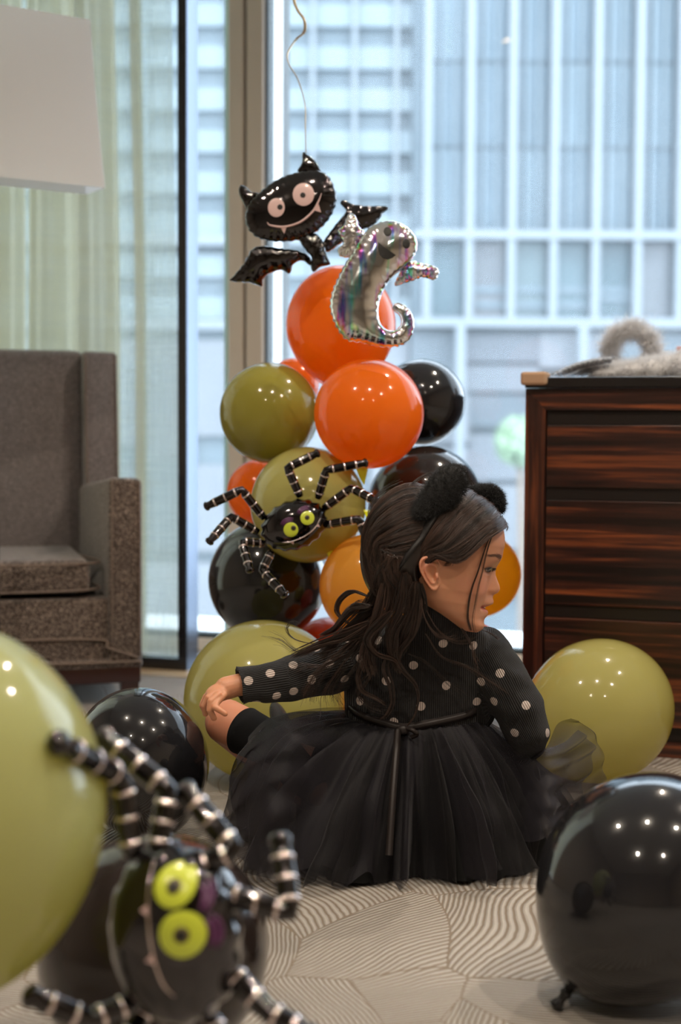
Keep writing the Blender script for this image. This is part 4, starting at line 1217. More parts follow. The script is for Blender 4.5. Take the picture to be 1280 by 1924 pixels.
legs = [[Z2(450, 545), Z2(300, 355, -0.03), Z2(80, 460, -0.02)], [Z2(410, 640), Z2(230, 535, -0.02), Z2(95, 690, -0.05)], [Z2(450, 715, 0.01), Z2(300, 705, 0.0), Z2(350, 880, -0.03)],
        [Z2(500, 770), Z2(435, 895, -0.01), Z2(575, 1045, -0.04)], [Z2(690, 400), Z2(605, 210, -0.02), Z2(790, 120, -0.02)], [Z2(810, 410), Z2(865, 225, -0.03), Z2(1110, 180, -0.03)],
        [Z2(850, 480), Z2(1030, 345, -0.03), Z2(1185, 425, -0.07)], [Z2(860, 590), Z2(1085, 550, -0.03), Z2(1135, 690, -0.03)]]
lxv = right * math.cos(math.radians(21)) + upv * math.sin(math.radians(21)); uxv = upv * math.cos(math.radians(21)) - right * math.sin(math.radians(21))
EY = [(-0.12, -0.14, 0.215, -0.03, -0.12), (0.45, 0.06, 0.205, 0.45, 0.08)]
SMI = [(-0.50, -0.50), (-0.2, -0.60), (0.2, -0.58), (0.55, -0.42), (0.82, -0.12)]
FA = [[(-0.28, -0.60), (-0.16, -0.61), (-0.21, -0.74)], [(0.60, -0.38), (0.68, -0.31), (0.70, -0.47)]]
LI = [(-0.12, -0.14, 0.2), (0.45, 0.06, 0.2)]
spider(Z2(650, 590, -0.0), lxv, uxv, 0.069, 0.050, legs, 0.0092, 'striped black foil spider balloon with lime eyes clinging to the balloon column', 'spider balloons', EY, SMI, FA, LI)
DF = 1.32
Z3 = lambda x, y, dd=0.0: P(60 + x / 2.370, 1340 + y / 2.370, DF + dd)
legs = [[Z3(450, 640, 0.0), Z3(400, 285, 0.0), Z3(130, 140, -0.10)], [Z3(560, 620, 0.01), Z3(610, 345, 0.02), Z3(340, 125, 0.04)], [Z3(730, 690, 0.0), Z3(905, 610, 0.0), Z3(700, 365, 0.03)],
        [Z3(850, 800), Z3(1150, 890, -0.01), Z3(1110, 590, 0.02)], [Z3(870, 1130), Z3(1040, 1320, -0.02), Z3(1210, 1420, -0.03)], [Z3(450, 1290, 0.0), Z3(260, 1370, -0.02), Z3(20, 1270, -0.03)],
        [Z3(500, 1300, 0.03), Z3(420, 1480, 0.0), Z3(240, 1560, 0.0)], [Z3(800, 1350, 0.02), Z3(860, 1520, 0.0), Z3(1000, 1620, 0.0)]]
# its head end points down and its top to the right
lxv = -upv * 0.985 + right * 0.10; uxv = right * 0.985 + upv * 0.10 - fwd * 0.25
EY = [(-0.66, 0.30, 0.22, -0.66, 0.30), (-0.16, 0.40, 0.25, -0.16, 0.40)]
SMI = [(-0.93, -0.06), (-0.5, -0.08), (0.0, -0.06), (0.35, 0.04), (0.52, 0.18)]
FA = [[(-0.5, -0.08), (-0.38, -0.08), (-0.44, -0.20)], [(0.02, -0.05), (0.14, -0.02), (0.10, -0.18)]]
LI = [(-0.5, 0.42, 0.16), (-0.12, 0.48, 0.18)]
spider(Z3(640, 985, 0.0), lxv, uxv, 0.083, 0.062, legs, 0.0112, 'blurred black foil spider balloon with lime eyes lying on its side at the lower left', 'spider balloons', EY, SMI, FA, LI)
# ------------------------------------------------------------------ the child
DH = 2.33
kid = empty('person', (P(775, 1600, 2.45).x, P(775, 1600, 2.45).y, 0.0), 'child seated on the carpet in dotted black top, tulle skirt and cat ears', 'person')

# --- head in its own frame: u forward, v to the child's left, w up
YAW, PIT = math.radians(1), math.radians(10)
HO = P(815, 1082, DH)
HF = (right * (math.cos(YAW) * math.cos(PIT)) + fwd * (math.sin(YAW) * math.cos(PIT)) - upv * math.sin(PIT)).normalized()
HL = (fwd * math.cos(YAW) - right * math.sin(YAW)).normalized()
HU = HF.cross(HL).normalized()
def H(u, v, w): return HO + HF * u + HL * v + HU * w
def px2uw(px, py):
    dx = (px - 815) / F_PX * DH; dz = (1082 - py) / F_PX * DH
    A = np.array([[math.cos(YAW) * math.cos(PIT), HU.dot(right)], [-math.sin(PIT), HU.dot(upv)]])
    return np.linalg.solve(A, [dx, dz])
prof_px = [(947, 1010), (947, 1030), (944, 1046), (938, 1058), (932, 1070), (932, 1080), (935, 1090), (939, 1100), (940, 1108), (936, 1114), (928, 1118), (926, 1123), (928, 1130), (927, 1135), (919, 1138), (913, 1142), (916, 1146), (918, 1151), (916, 1157), (910.5, 1163), (909.5, 1169), (911, 1176), (906, 1183), (897, 1188)]
prof = np.array([px2uw(*p) for p in prof_px])
base_px = [(947, 1010), (947, 1030), (943, 1046), (936, 1058), (928, 1070), (921, 1085), (916, 1100), (913, 1115), (911, 1128), (908, 1140), (906, 1150), (905, 1163), (906.5, 1169), (909, 1176), (906, 1183), (897, 1188)]
base = np.array([px2uw(*p) for p in base_px])
def interp_desc(arr, w):
    o = np.argsort(arr[:, 1]); return np.interp(w, arr[o, 1], arr[o, 0])
def sstep(x, a, b):
    t = np.clip((x - a) / (b - a), 0, 1); return t * t * (3 - 2 * t)
EYE_W = px2uw(915, 1070)[1]; EYE_U = px2uw(915, 1070)[0]
MOUTH_W = px2uw(912, 1142)[1]
NT = px2uw(940, 1106); MU = px2uw(905, 1142)
WT, WB = 0.1405, prof[-1][1]
def skull_front(w):
    k = np.sqrt(np.clip(1 - (np.maximum(w - 0.058, 0) / 0.0832) ** 2.3, 0, 1))
    return 0.018 + 0.0885 * k
def uf_base(w): return np.where(w > 0.064, np.minimum(skull_front(w), 0.1062), interp_desc(base, w))
def uf_full(w): return np.where(w > 0.064, np.minimum(skull_front(w), 0.1062), interp_desc(prof, w))
ub_tab = np.array([(-0.085, 0.074), (-0.078, 0.060), (-0.070, 0.042), (-0.060, 0.016), (-0.050, -0.008), (-0.038, -0.030), (-0.02, -0.052), (0.0, -0.062), (0.03, -0.069), (0.058, -0.070)])
def ub_f(w):
    k = np.sqrt(np.clip(1 - (np.maximum(w - 0.058, 0) / 0.0832) ** 2.3, 0, 1))
    return np.where(w > 0.058, 0.018 - 0.088 * k, np.interp(w, ub_tab[:, 0], ub_tab[:, 1]))
hw_tab = np.array([(-0.085, 0.014), (-0.080, 0.020), (-0.072, 0.031), (-0.062, 0.041), (-0.050, 0.050), (-0.035, 0.058), (-0.015, 0.0645), (0.01, 0.0675), (0.035, 0.070), (0.058, 0.072)])
def hw_f(w):
    k = np.sqrt(np.clip(1 - (np.maximum(w - 0.058, 0) / 0.0832) ** 2.3, 0, 1))
    return np.where(w > 0.058, 0.072 * k, np.interp(w, hw_tab[:, 0], hw_tab[:, 1]))
def head_data():
    nw, nt_ = 190, 260
    ws = WB + (WT - WB) * np.sin(np.linspace(0, 1, nw) ** 0.9 * math.pi / 2)
    ws = np.linspace(WB, WT - 0.0002, nw); ws = np.where(ws > 0.10, 0.10 + (WT - 0.10) * np.sin((ws - 0.10) / (WT - 0.10) * math.pi / 2), ws)
    tt = np.linspace(-math.pi, math.pi, nt_, endpoint=False)
    tt = tt - 0.42 * np.sin(tt)       # denser at the front
    Wg, Tg = np.meshgrid(ws, tt, indexing='ij')
    uf, ub, hw = uf_base(Wg), ub_f(Wg), hw_f(Wg)
    cu = ub + (uf - ub) * 0.42
    c, s = np.cos(Tg), np.sin(Tg)
    nfr = 2.06
    pf = np.abs(c) ** (2 / nfr); ps = np.sign(s) * np.abs(s) ** (2 / nfr)
    U = np.where(c > 0, cu + (uf - cu) * pf, cu - (cu - ub) * np.abs(c))
    Vv = np.where(c > 0, hw * ps, hw * s)
    front = sstep(U, 0.03, 0.07)
    # mid-line features: nose, lips
    dn = uf_full(Wg) - uf_base(Wg)
    nosew = np.interp(Wg, [MOUTH_W - 0.02, MOUTH_W - 0.004, MOUTH_W + 0.004, NT[1] - 0.010, NT[1] + 0.002, NT[1] + 0.02, EYE_W + 0.004, 0.06], [0.018, 0.019, 0.018, 0.0105, 0.0105, 0.0075, 0.0065, 0.02])
    U = U + dn * np.exp(-(np.abs(Vv) / nosew) ** 2.4) * (c > 0)
    # nostril wings
    for sg in (-1, 1):
        U += 0.0040 * np.exp(-(((Vv - sg * 0.0120) / 0.0050) ** 2 + ((Wg - (NT[1] - 0.005)) / 0.0050) ** 2)) * (c > 0)
        U -= 0.0022 * np.exp(-(((Vv - sg * 0.0180) / 0.0035) ** 2 + ((Wg - (NT[1] - 0.004)) / 0.007) ** 2)) * (c > 0)
        U -= 0.0025 * np.exp(-(((Vv - sg * 0.006) / 0.0035) ** 2 + ((Wg - (NT[1] - 0.0115)) / 0.0025) ** 2)) * (c > 0)
        # eye socket, brow, lids
        U -= 0.0060 * np.exp(-(((Vv - sg * 0.030) / 0.016) ** 2 + ((Wg - EYE_W - 0.001) / 0.0095) ** 2)) * (c > 0)
        U += 0.0030 * np.exp(-(((Vv - sg * 0.030) / 0.012) ** 2 + ((Wg - EYE_W - 0.0035) / 0.005) ** 2)) * (c > 0)
        U += 0.0016 * np.exp(-(((Vv - sg * 0.030) / 0.012) ** 2 + ((Wg - EYE_W + 0.0080) / 0.0035) ** 2)) * (c > 0)
        U += 0.0020 * np.exp(-(((Vv - sg * 0.026) / 0.016) ** 2 + ((Wg - EYE_W - 0.018) / 0.006) ** 2)) * (c > 0)
        # cheek
        ch = np.exp(-(((Vv - sg * 0.040) / 0.020) ** 2 + ((Wg - EYE_W + 0.034) / 0.020) ** 2)) * front
        U += 0.0055 * ch; Vv += sg * 0.0025 * ch
        # mouth corner
        U -= 0.0035 * np.exp(-(((Vv - sg * 0.021) / 0.005) ** 2 + ((Wg - MOUTH_W) / 0.0045) ** 2)) * (c > 0)
    # gap between the lips, running round the muzzle
    gap = np.exp(-((Wg - MOUTH_W - 0.0008 * (np.abs(Vv) / 0.02)) / 0.0021) ** 2) * sstep(-np.abs(Vv), -0.024, -0.015) * (c > 0)
    U -= 0.0060 * gap
    V = np.array([to_np(HO)]) + U.ravel()[:, None] * to_np(HF) + Vv.ravel()[:, None] * to_np(HL) + Wg.ravel()[:, None] * to_np(HU)
    F = []
    for i in range(nw - 1):
        for j in range(nt_):
            j2 = (j + 1) % nt_
            F.append((i * nt_ + j, i * nt_ + j2, (i + 1) * nt_ + j2, (i + 1) * nt_ + j))
    F.append(tuple(range(nt_))[::-1]); F.append(tuple((nw - 1) * nt_ + j for j in range(nt_)))
    return V, F

def ear_data(sg):
    """raised, whorled ear; sg -1 is the side the camera sees"""
    out = [(799, 1040), (808, 1041), (817, 1047), (821, 1056), (819, 1068), (817, 1078), (820, 1087), (819, 1097), (813, 1106), (804, 1104), (796, 1094), (788, 1081), (782, 1067), (781, 1054), (787, 1044)]
    uw = np.array([px2uw(*p) for p in out]); c = uw.mean(0)
    D = catmull(np.vstack([np.c_[uw, np.zeros(len(uw))], [[*uw[0], 0]]]), 61)[:-1, :2]
    n = 60; K = 22
    V = []; F = []
    c0 = px2uw(806, 1076)
    attach = px2uw(822, 1078)
    def place(p, h):
        back = np.clip((attach[0] - p[0]) / 0.035, 0, 1.2)
        return H(p[0], sg * (0.0645 + back * 0.0105 + h), p[1])
    for k in range(K + 1):
        r = k / K
        for i in range(n):
            p = c0 + (D[i] - c0) * r
            q = (p - c) / 0.03
            fr = np.clip((p[0] - px2uw(812, 1076)[0]) / 0.006, 0, 1)      # towards the face
            low = np.clip((px2uw(800, 1092)[1] - p[1]) / 0.006, 0, 1)       # the lobe
            rim = math.exp(-((r - 0.90) / 0.075) ** 2) * (1 - 0.55 * fr)
            groove = math.exp(-((r - 0.72) / 0.08) ** 2) * (1 - low)
            anti = math.exp(-((r - 0.53) / 0.09) ** 2) * (1 - fr) * (1 - low)
            conch = math.exp(-(r / 0.33) ** 2)
            h = 0.0055 * rim - 0.0010 * groove + 0.0036 * anti - 0.0065 * conch * (1 - 0.4 * fr) + 0.001
            h = h * (1 - low * 0.5) + 0.0018 * low
            tr = math.exp(-(((p[0] - px2uw(815, 1081)[0]) / 0.0035) ** 2 + ((p[1] - px2uw(815, 1081)[1]) / 0.005) ** 2))
            h += 0.0055 * tr
            V.append(place(p, h))
    m = len(V)
    for k in range(K + 1):
        r = k / K
        for i in range(n):
            p = c0 + (D[i] - c0) * (r * 0.98)
            V.append(place(p, -0.0042 - 0.004 * (1 - r)))
    for off in (0, m):
        for k in range(K):
            for i in range(n):
                i2 = (i + 1) % n
                f = (off + k * n + i, off + k * n + i2, off + (k + 1) * n + i2, off + (k + 1) * n + i)
                F.append(f if (off == 0) else f[::-1])
    for i in range(n):
        i2 = (i + 1) % n
        F.append((K * n + i, K * n + i2, m + K * n + i2, m + K * n + i))
    return [to_np(v) for v in V], F

# --- skin material: blush and lips stay where they are on the face
def skin_mat():
    m, nt, b, out = new_mat('skin')
    L = nt.links
    at = node(nt, 'ShaderNodeAttribute', attribute_name='tint')
    tc = node(nt, 'ShaderNodeTexCoord')
    nz = node(nt, 'ShaderNodeTexNoise', i_Scale=60.0, i_Detail=4.0); L.new(tc.outputs['Object'], nz.inputs['Vector'])
    mx = node(nt, 'ShaderNodeMix', data_type='RGBA'); mx.inputs['A'].default_value = (0.54, 0.245, 0.135, 1); mx.inputs['B'].default_value = (0.61, 0.285, 0.165, 1)
    L.new(nz.outputs['Fac'], mx.inputs['Factor'])
    m2 = node(nt, 'ShaderNodeMix', data_type='RGBA'); m2.inputs['B'].default_value = (0.50, 0.13, 0.12, 1)
    L.new(at.outputs['Fac'], m2.inputs['Factor']); L.new(mx.outputs['Result'], m2.inputs['A'])
    L.new(m2.outputs['Result'], b.inputs['Base Color'])
    b.inputs['Roughness'].default_value = 0.45
    b.inputs['Subsurface Weight'].default_value = 0.35
    b.inputs['Subsurface Radius'].default_value = (1.0, 0.4, 0.2); b.inputs['Subsurface Scale'].default_value = 0.008
    bp = node(nt, 'ShaderNodeBump'); bp.inputs['Strength'].default_value = 0.08; bp.inputs['Distance'].default_value = 0.001
    n3 = node(nt, 'ShaderNodeTexNoise', i_Scale=900.0); L.new(tc.outputs['Object'], n3.inputs['Vector'])
    L.new(n3.outputs['Fac'], bp.inputs['Height']); L.new(bp.outputs[0], b.inputs['Normal'])
    return m
M['skin'] = skin_mat()

J = Join()
J.add(head_data()); J.add(ear_data(-1)); J.add(ear_data(1))
def cap(a, b, ra, rb): J.add(capsule_data(a, b, ra, rb, 18 if ra < 0.03 else 48))
neck_t = H(-0.006, 0.006, -0.02); neck_b = P(808, 1170, 2.40)
cap(neck_t, neck_b, 0.033, 0.034)
pel = P(775, 1520, 2.46); 
J.add(ellipsoid_data(P(780, 1270, 2.43), (right, fwd, upv), (0.085, 0.062, 0.095)))
J.add(ellipsoid_data(P(775, 1370, 2.45), (right, fwd, upv), (0.080, 0.062, 0.09)))
J.add(ellipsoid_data(Vector((pel.x, pel.y, 0.095)), (right, NV, Vector((0, 0, 1))), (0.105, 0.085, 0.09)))
shL, shR = P(668, 1236, 2.42), P(915, 1235, 2.42)
elL, wrL = P(555, 1273, 2.366), P(447, 1287, 2.34)
cap(shL, elL, 0.024, 0.022); cap(elL, wrL, 0.022, 0.0185)
elR, wrR = P(988, 1380, 2.415), P(962, 1418, 2.57)
cap(shR, elR, 0.024, 0.020); cap(elR, wrR, 0.020, 0.016)
cap(P(690, 1240, 2.43), P(900, 1240, 2.42), 0.045, 0.045)
# left hand drooping over the knee
kn = P(402, 1297, 2.325)
J.add(capsule_data(wrL, P(425, 1293, 2.335), 0.0185, 0.019, 18))
J.add(ellipsoid_data(P(415, 1300, 2.332), (((wrL - kn).normalized()), fwd, ((wrL - kn).normalized()).cross(fwd)), (0.027, 0.024, 0.0165)))
def finger(pts, r=0.0060):
    q = [P(*p) for p in pts]
    for i in range(len(q) - 1): cap(q[i], q[i + 1], r * (1 - 0.06 * i), r * (0.96 - 0.06 * i))
finger([(408, 1299, 2.314), (391, 1311, 2.306), (384, 1326, 2.308), (386, 1341, 2.316)])
finger([(404, 1303, 2.325), (387, 1309, 2.322), (380, 1325, 2.325), (386, 1338, 2.332)], 0.0058)
finger([(410, 1306, 2.304), (396, 1318, 2.294), (394, 1334, 2.292), (402, 1349, 2.298)], 0.0062)
finger([(408, 1300, 2.345), (392, 1302, 2.345), (384, 1314, 2.350), (388, 1328, 2.356)], 0.0052)
finger([(420, 1306, 2.312), (407, 1320, 2.296), (404, 1329, 2.288), (412, 1334, 2.286), (423, 1341, 2.286)], 0.0062)
# right hand resting forward
J.add(ellipsoid_data(P(950, 1428, 2.62), (right, fwd, upv), (0.02, 0.03, 0.012)))
for k in range(4):
    a = P(938 + k * 9, 1430, 2.64); b_f = P(934 + k * 11, 1436, 2.68 + 0.004 * (k % 2)); cap(a, b_f, 0.006, 0.005)
cap(P(966, 1428, 2.61), P(980, 1434, 2.645), 0.0062, 0.0052)
# left leg folded to the side: thigh, knee, shin; right leg stretched forward
hipL = Vector((P(700, 1560, 2.44).x, P(700, 1560, 2.44).y, 0.085)); kneeL = P(428, 1357, 2.52)
cap(hipL, P(560, 1450, 2.52), 0.066, 0.050); cap(P(560, 1450, 2.52), kneeL, 0.048, 0.040)
MIDL = P(515, 1402, 2.45)
ankL = P(600, 1490, 2.37)
cap(kneeL, MIDL, 0.0405, 0.036); cap(MIDL, ankL, 0.036, 0.022)
hipR = Vector((P(850, 1560, 2.44).x, P(850, 1560, 2.44).y, 0.085)); kneeR = P(800, 1460, 2.64)
cap(hipR, kneeR, 0.068, 0.046)
ankR = P(560, 1395, 2.64); cap(kneeR, ankR, 0.042, 0.025)
body_o = J.remesh('body', 0.0015, M['skin'], kid, 3, 0.5)
# tint: lips red, a little on the cheek
me = body_o.data
nv_ = len(me.vertices); co = np.empty(nv_ * 3); me.vertices.foreach_get('co', co); co = co.reshape(-1, 3)
rel = co - to_np(HO)
cu_, cv_, cw_ = rel @ to_np(HF), rel @ to_np(HL), rel @ to_np(HU)
lipmask = np.exp(-((cw_ - MOUTH_W + 0.0005) / (0.0068 - 0.10 * np.clip(np.abs(cv_) - 0.006, 0, 0.05))) ** 4) * sstep(-np.abs(cv_), -0.0205, -0.017) * (cu_ > 0.06)
blush = 0.22 * np.exp(-(((cw_ - EYE_W + 0.028) / 0.020) ** 2 + ((np.abs(cv_) - 0.042) / 0.022) ** 2)) * (cu_ > 0.03)
earb = 0.20 * (np.abs(cv_) > 0.071) * (cu_ < 0.02) * (cw_ < 0.06)
gapm = np.exp(-((cw_ - MOUTH_W) / 0.0018) ** 2) * sstep(-np.abs(cv_), -0.0225, -0.016) * (cu_ > 0.06)
tint = np.clip(0.62 * lipmask + blush + earb + 0.6 * gapm, 0, 1)
at = me.attributes.new('tint', 'FLOAT', 'POINT'); at.data.foreach_set('value', tint.astype(np.float32))
tri = []
bvh_v = [Vector(v) for v in co]
bvh = BVHTree.FromPolygons(bvh_v, [tuple(p.vertices) for p in me.polygons])

# --- eyes, brows, lashes laid on the face
M['sclera'] = pmat('eye_white', (0.42, 0.35, 0.32), 0.35, coat=0.15)
M['iris'] = pmat('dark_brown_iris', (0.020, 0.010, 0.007), 0.12, coat=1.0)
M['lash'] = pmat('lash_brown', (0.018, 0.010, 0.008), 0.6)
M['brow'] = pmat('brow_brown', (0.20, 0.105, 0.07), 0.7)
M['tooth'] = pmat('tooth', (0.75, 0.70, 0.62), 0.2)
def face_pt(v, w, lift):
    o = H(0.2, v * 1.0, w); hit = bvh.ray_cast(o, -HF, 0.3)
    if hit[0] is None: return H(0.07, v, w)
    return hit[0] + HF * lift
EVC = 0.0300
def almond(name, sg, grow, lift, mat, bulge=0.0, parent=kid):
    nx_, ny_ = 25, 9
    V = []
    for i in range(nx_):
        a = -1 + 2 * i / (nx_ - 1)
        hu = 0.0040 * (1 - abs(a) ** 2.2) ** 0.8 + grow; hl = 0.0034 * (1 - abs(a) ** 2.0) + grow
        for j in range(ny_):
            b2 = -1 + 2 * j / (ny_ - 1)
            w = EYE_W + (hu if b2 > 0 else hl) * b2 + 0.0010 * a
            V.append(face_pt(sg * (EVC + a * (0.0118 + grow)), w, lift + bulge * (1 - a * a) * (1 - b2 * b2)))
    F = grid_faces(nx_, ny_)
    return pymesh(name, V, F, mat, parent, True)
for sg in (-1, 1):
    ey = almond('eye', sg, 0.0, 0.0006, M['sclera'], 0.0022)
    # iris
    V = []; n = 24
    ic = (sg * (EVC + 0.0012), EYE_W + 0.0004)
    for k, r in enumerate((0.0001, 0.0030, 0.0056)):
        for i in range(n):
            q = 2 * math.pi * i / n
            y = max(-0.0031, min(0.0040, r * math.sin(q)))
            V.append(face_pt(ic[0] + r * math.cos(q), ic[1] + y, 0.0034 - 0.0001 * k))
    F = [(k * n + i, k * n + (i + 1) % n, (k + 1) * n + (i + 1) % n, (k + 1) * n + i) for k in range(2) for i in range(n)]
    pymesh('iris', V, F, M['iris'], ey, True)
    up = [face_pt(sg * (EVC + a * 0.0125), EYE_W + 0.0043 * max(0, 1 - abs(a) ** 2.2) ** 0.8 + 0.0010 * a, 0.0022) for a in np.linspace(-1, 1.08, 22)]
    tube('upper_lid_line', [to_np(p) for p in up], 0.00085, M['lash'], kid, 6)
    lo = [face_pt(sg * (EVC + a * 0.0115), EYE_W - 0.0036 * max(0, 1 - abs(a) ** 2) + 0.0010 * a, 0.0010) for a in np.linspace(-1, 1, 22)]
    tube('lower_lid_line', [to_np(p) for p in lo], 0.00035, M['brow'], kid, 6)
    ls = []
    for a in np.linspace(-0.9, 1.05, 34):
        p0 = face_pt(sg * (EVC + a * 0.0122), EYE_W + 0.0045 * max(0, 1 - abs(a) ** 2.2) ** 0.8 + 0.001 * a, 0.0024)
        dr_ = (HF * 1.0 + HL * (sg * 0.45 * a) - HU * 0.12).normalized()
        ls.append([to_np(p0), to_np(p0 + dr_ * 0.0035), to_np(p0 + dr_ * 0.0062 + HU * 0.0012)])
    strands('eyelashes', np.array(ls), 0.00028, 0.00010, M['lash'], kid)['kind'] = 'stuff'
    bs = []
    g = np.random.default_rng(11)
    for k in range(210):
        a = g.uniform(-1, 1); off = g.normal(0, 0.0013) * (1.2 - 0.6 * a)
        v0 = sg * (EVC + 0.003 + a * 0.0150); w0 = EYE_W + 0.0225 + 0.0024 * (1 - (a - 0.2) ** 2) + off
        p0 = face_pt(v0, w0, 0.0002); p1 = face_pt(v0 + sg * 0.0025, w0 + 0.0005, 0.0006); p2 = face_pt(v0 + sg * 0.005, w0 + 0.0004, 0.0004)
        bs.append([to_np(p0), to_np(p1), to_np(p2)])
    strands('eyebrow', np.array(bs), 0.00026, 0.00012, M['brow'], kid)['kind'] = 'stuff'
V = [face_pt(v, MOUTH_W + dw, 0.0012) for v in np.linspace(-0.013, 0.013, 13) for dw in (0.0016, -0.0002)]
pymesh('teeth', V, grid_faces(13, 2), M['tooth'], kid, True)

# ------------------------------------------------------------------ knitted top
DOTS_PX = [(653, 1200), (711, 1203), (677, 1237), (594, 1219), (620, 1248), (726, 1279), (676, 1317), (740, 1357), (833, 1209), (890, 1213), (777, 1250), (839, 1288), (791, 1327), (940, 1265), (904, 1281), (896, 1318), (928, 1318), (989, 1325), (967, 1377), (1030, 1377), (551, 1249), (508, 1265), (467, 1279), (482, 1318), (520, 1308), (552, 1299), (586, 1277), (648, 1276), (893, 1179)]
G = Join()
def ring_loft(rows, n=64):
    """rows of (px_left, px_right, py, depth centre, half depth, tilt)"""
    V = []; F = []
    for (xl, xr, py, d, hd) in rows:
        c = P((xl + xr) / 2, py, d); a = (xr - xl) / 2 / F_PX * d
        for i in range(n):
            q = 2 * math.pi * i / n
            V.append(to_np(c + right * (a * math.copysign(abs(math.cos(q)) ** 0.9, math.cos(q))) + fwd * (hd * math.sin(q))))
    K = len(rows)
    for i in range(K - 1):
        for j in range(n):
            j2 = (j + 1) % n
            F.append((i * n + j, (i + 1) * n + j, (i + 1) * n + j2, i * n + j2))
    F.append(tuple(range(n))); F.append(tuple((K - 1) * n + j for j in range(n))[::-1])
    return V, F
G.add(ring_loft([(774, 868, 1112, 2.345, 0.052), (768, 882, 1132, 2.352, 0.058), (760, 894, 1155, 2.368, 0.064), (738, 905, 1176, 2.390, 0.070), (690, 925, 1196, 2.412, 0.074), (655, 940, 1220, 2.422, 0.077), (642, 930, 1250, 2.43, 0.074), (645, 915, 1290, 2.435, 0.076), (650, 903, 1330, 2.44, 0.078), (652, 900, 1362, 2.44, 0.080)]))
def gcap(a, b, ra, rb): G.add(capsule_data(a, b, ra, rb, 24))
# left sleeve
gcap(P(668, 1238, 2.42), P(610, 1258, 2.40), 0.043, 0.043); gcap(P(610, 1258, 2.40), P(545, 1275, 2.365), 0.0425, 0.037)
gcap(P(545, 1275, 2.365), P(500, 1283, 2.35), 0.0365, 0.034)
# flared cuff without a cap
def open_tube(pts, rr, n=28, wav=0.0):
    T, N, B = frames([to_np(p) for p in pts]); V = []; F = []
    for i, p in enumerate(pts):
        for j in range(n):
            q = 2 * math.pi * j / n
            r = rr[i] * (1 + (wav * math.sin(q * 7) if i == len(pts) - 1 else 0))
            V.append(to_np(p) + r * (math.cos(q) * N[i] + math.sin(q) * B[i]))
    K = len(pts)
    m = len(V)
    for i, p in enumerate(pts):
        for j in range(n):
            q = 2 * math.pi * j / n
            V.append(to_np(p) + max(0.004, rr[i] - 0.0055) * (math.cos(q) * N[i] + math.sin(q) * B[i]))
    for i in range(K - 1):
        for j in range(n):
            j2 = (j + 1) % n
            F.append((i * n + j, i * n + j2, (i + 1) * n + j2, (i + 1) * n + j))
            F.append((m + i * n + j2, m + i * n + j, m + (i + 1) * n + j, m + (i + 1) * n + j2))
    for j in range(n):
        j2 = (j + 1) % n
        F.append(((K - 1) * n + j, (K - 1) * n + j2, m + (K - 1) * n + j2, m + (K - 1) * n + j))
        F.append((j2, j, m + j, m + j2))
    return V, F
G.add(open_tube([P(505, 1281, 2.352), P(480, 1284, 2.347), P(460, 1288, 2.343), P(449, 1290, 2.341)], [0.032, 0.0310, 0.0305, 0.0330], wav=0.05))
# right sleeve
gcap(P(905, 1232, 2.42), P(940, 1270, 2.41), 0.046, 0.046); gcap(P(940, 1270, 2.41), P(975, 1330, 2.40), 0.046, 0.043); gcap(P(975, 1330, 2.40), P(993, 1375, 2.40), 0.0425, 0.038)
gcap(P(993, 1375, 2.40), P(985, 1400, 2.44), 0.038, 0.034); gcap(P(985, 1400, 2.44), P(962, 1418, 2.58), 0.034, 0.030); gcap(P(900, 1280, 2.43), P(890, 1340, 2.44), 0.045, 0.035)
gcap(P(720, 1215, 2.42), P(650, 1235, 2.42), 0.040, 0.041); gcap(P(850, 1212, 2.42), P(915, 1228, 2.42), 0.042, 0.044)
top_o = G.remesh('knit_top', 0.0025, M['lash'], kid, 8, 0.5)
# soft wrinkles, rib coordinate
me = top_o.data; n_ = len(me.vertices)
co = np.empty(n_ * 3); me.vertices.foreach_get('co', co); co = co.reshape(-1, 3)
no = np.empty(n_ * 3); me.vertices.foreach_get('normal', no); no = no.reshape(-1, 3)
bones = [(P(790, 1150, 2.40), P(776, 1370, 2.44), 0.10, 0), (P(650, 1240, 2.42), P(555, 1272, 2.37), 0.04, 1), (P(555, 1272, 2.37), P(450, 1289, 2.34), 0.035, 1), (P(930, 1250, 2.41), P(1000, 1385, 2.40), 0.045, 1), (P(1000, 1385, 2.40), P(960, 1420, 2.58), 0.04, 1)]
best = np.full(n_, 1e9); rib = np.zeros(n_)
for (a, b, R_, kd) in bones:
    a, b = to_np(a), to_np(b); ab = b - a; L2 = ab @ ab
    t = np.clip((co - a) @ ab / L2, 0, 1); pr = a + t[:, None] * ab
    dv = co - pr; dist = np.linalg.norm(dv, axis=1) / R_
    d = ab / math.sqrt(L2)
    front = -to_np(fwd); front = front - d * (front @ d); front /= np.linalg.norm(front); side = np.cross(d, front)
    ang = np.arctan2(dv @ side, dv @ front)        # seam on the far side
    val = ang * R_ if kd else co @ to_np(right)
    m = dist < best; best[m] = dist[m]; rib[m] = val[m]
fold = np.array([mnoise.noise(Vector((p[0] * 22 + 0.35 * p[2] * 22, p[1] * 22, p[2] * 34))) for p in co])
armk = np.clip((np.abs((co - to_np(P(785, 1280, 2.43))) @ to_np(right)) - 0.10) / 0.03, 0, 1)
co2 = co + no * (fold * (0.0020 + 0.0034 * armk))[:, None]
me.vertices.foreach_set('co', co2.ravel().astype(np.float32))
me.attributes.new('rib', 'FLOAT', 'POINT').data.foreach_set('value', rib.astype(np.float32))
me.update()
tbvh = BVHTree.FromPolygons([Vector(v) for v in co2], [tuple(p.vertices) for p in me.polygons])
def on_top(px, py):
    d = (P(px, py, 3.0) - CAM_LOC).normalized()
    h = tbvh.ray_cast(CAM_LOC, d, 4.0)
    return h[0], h[1]
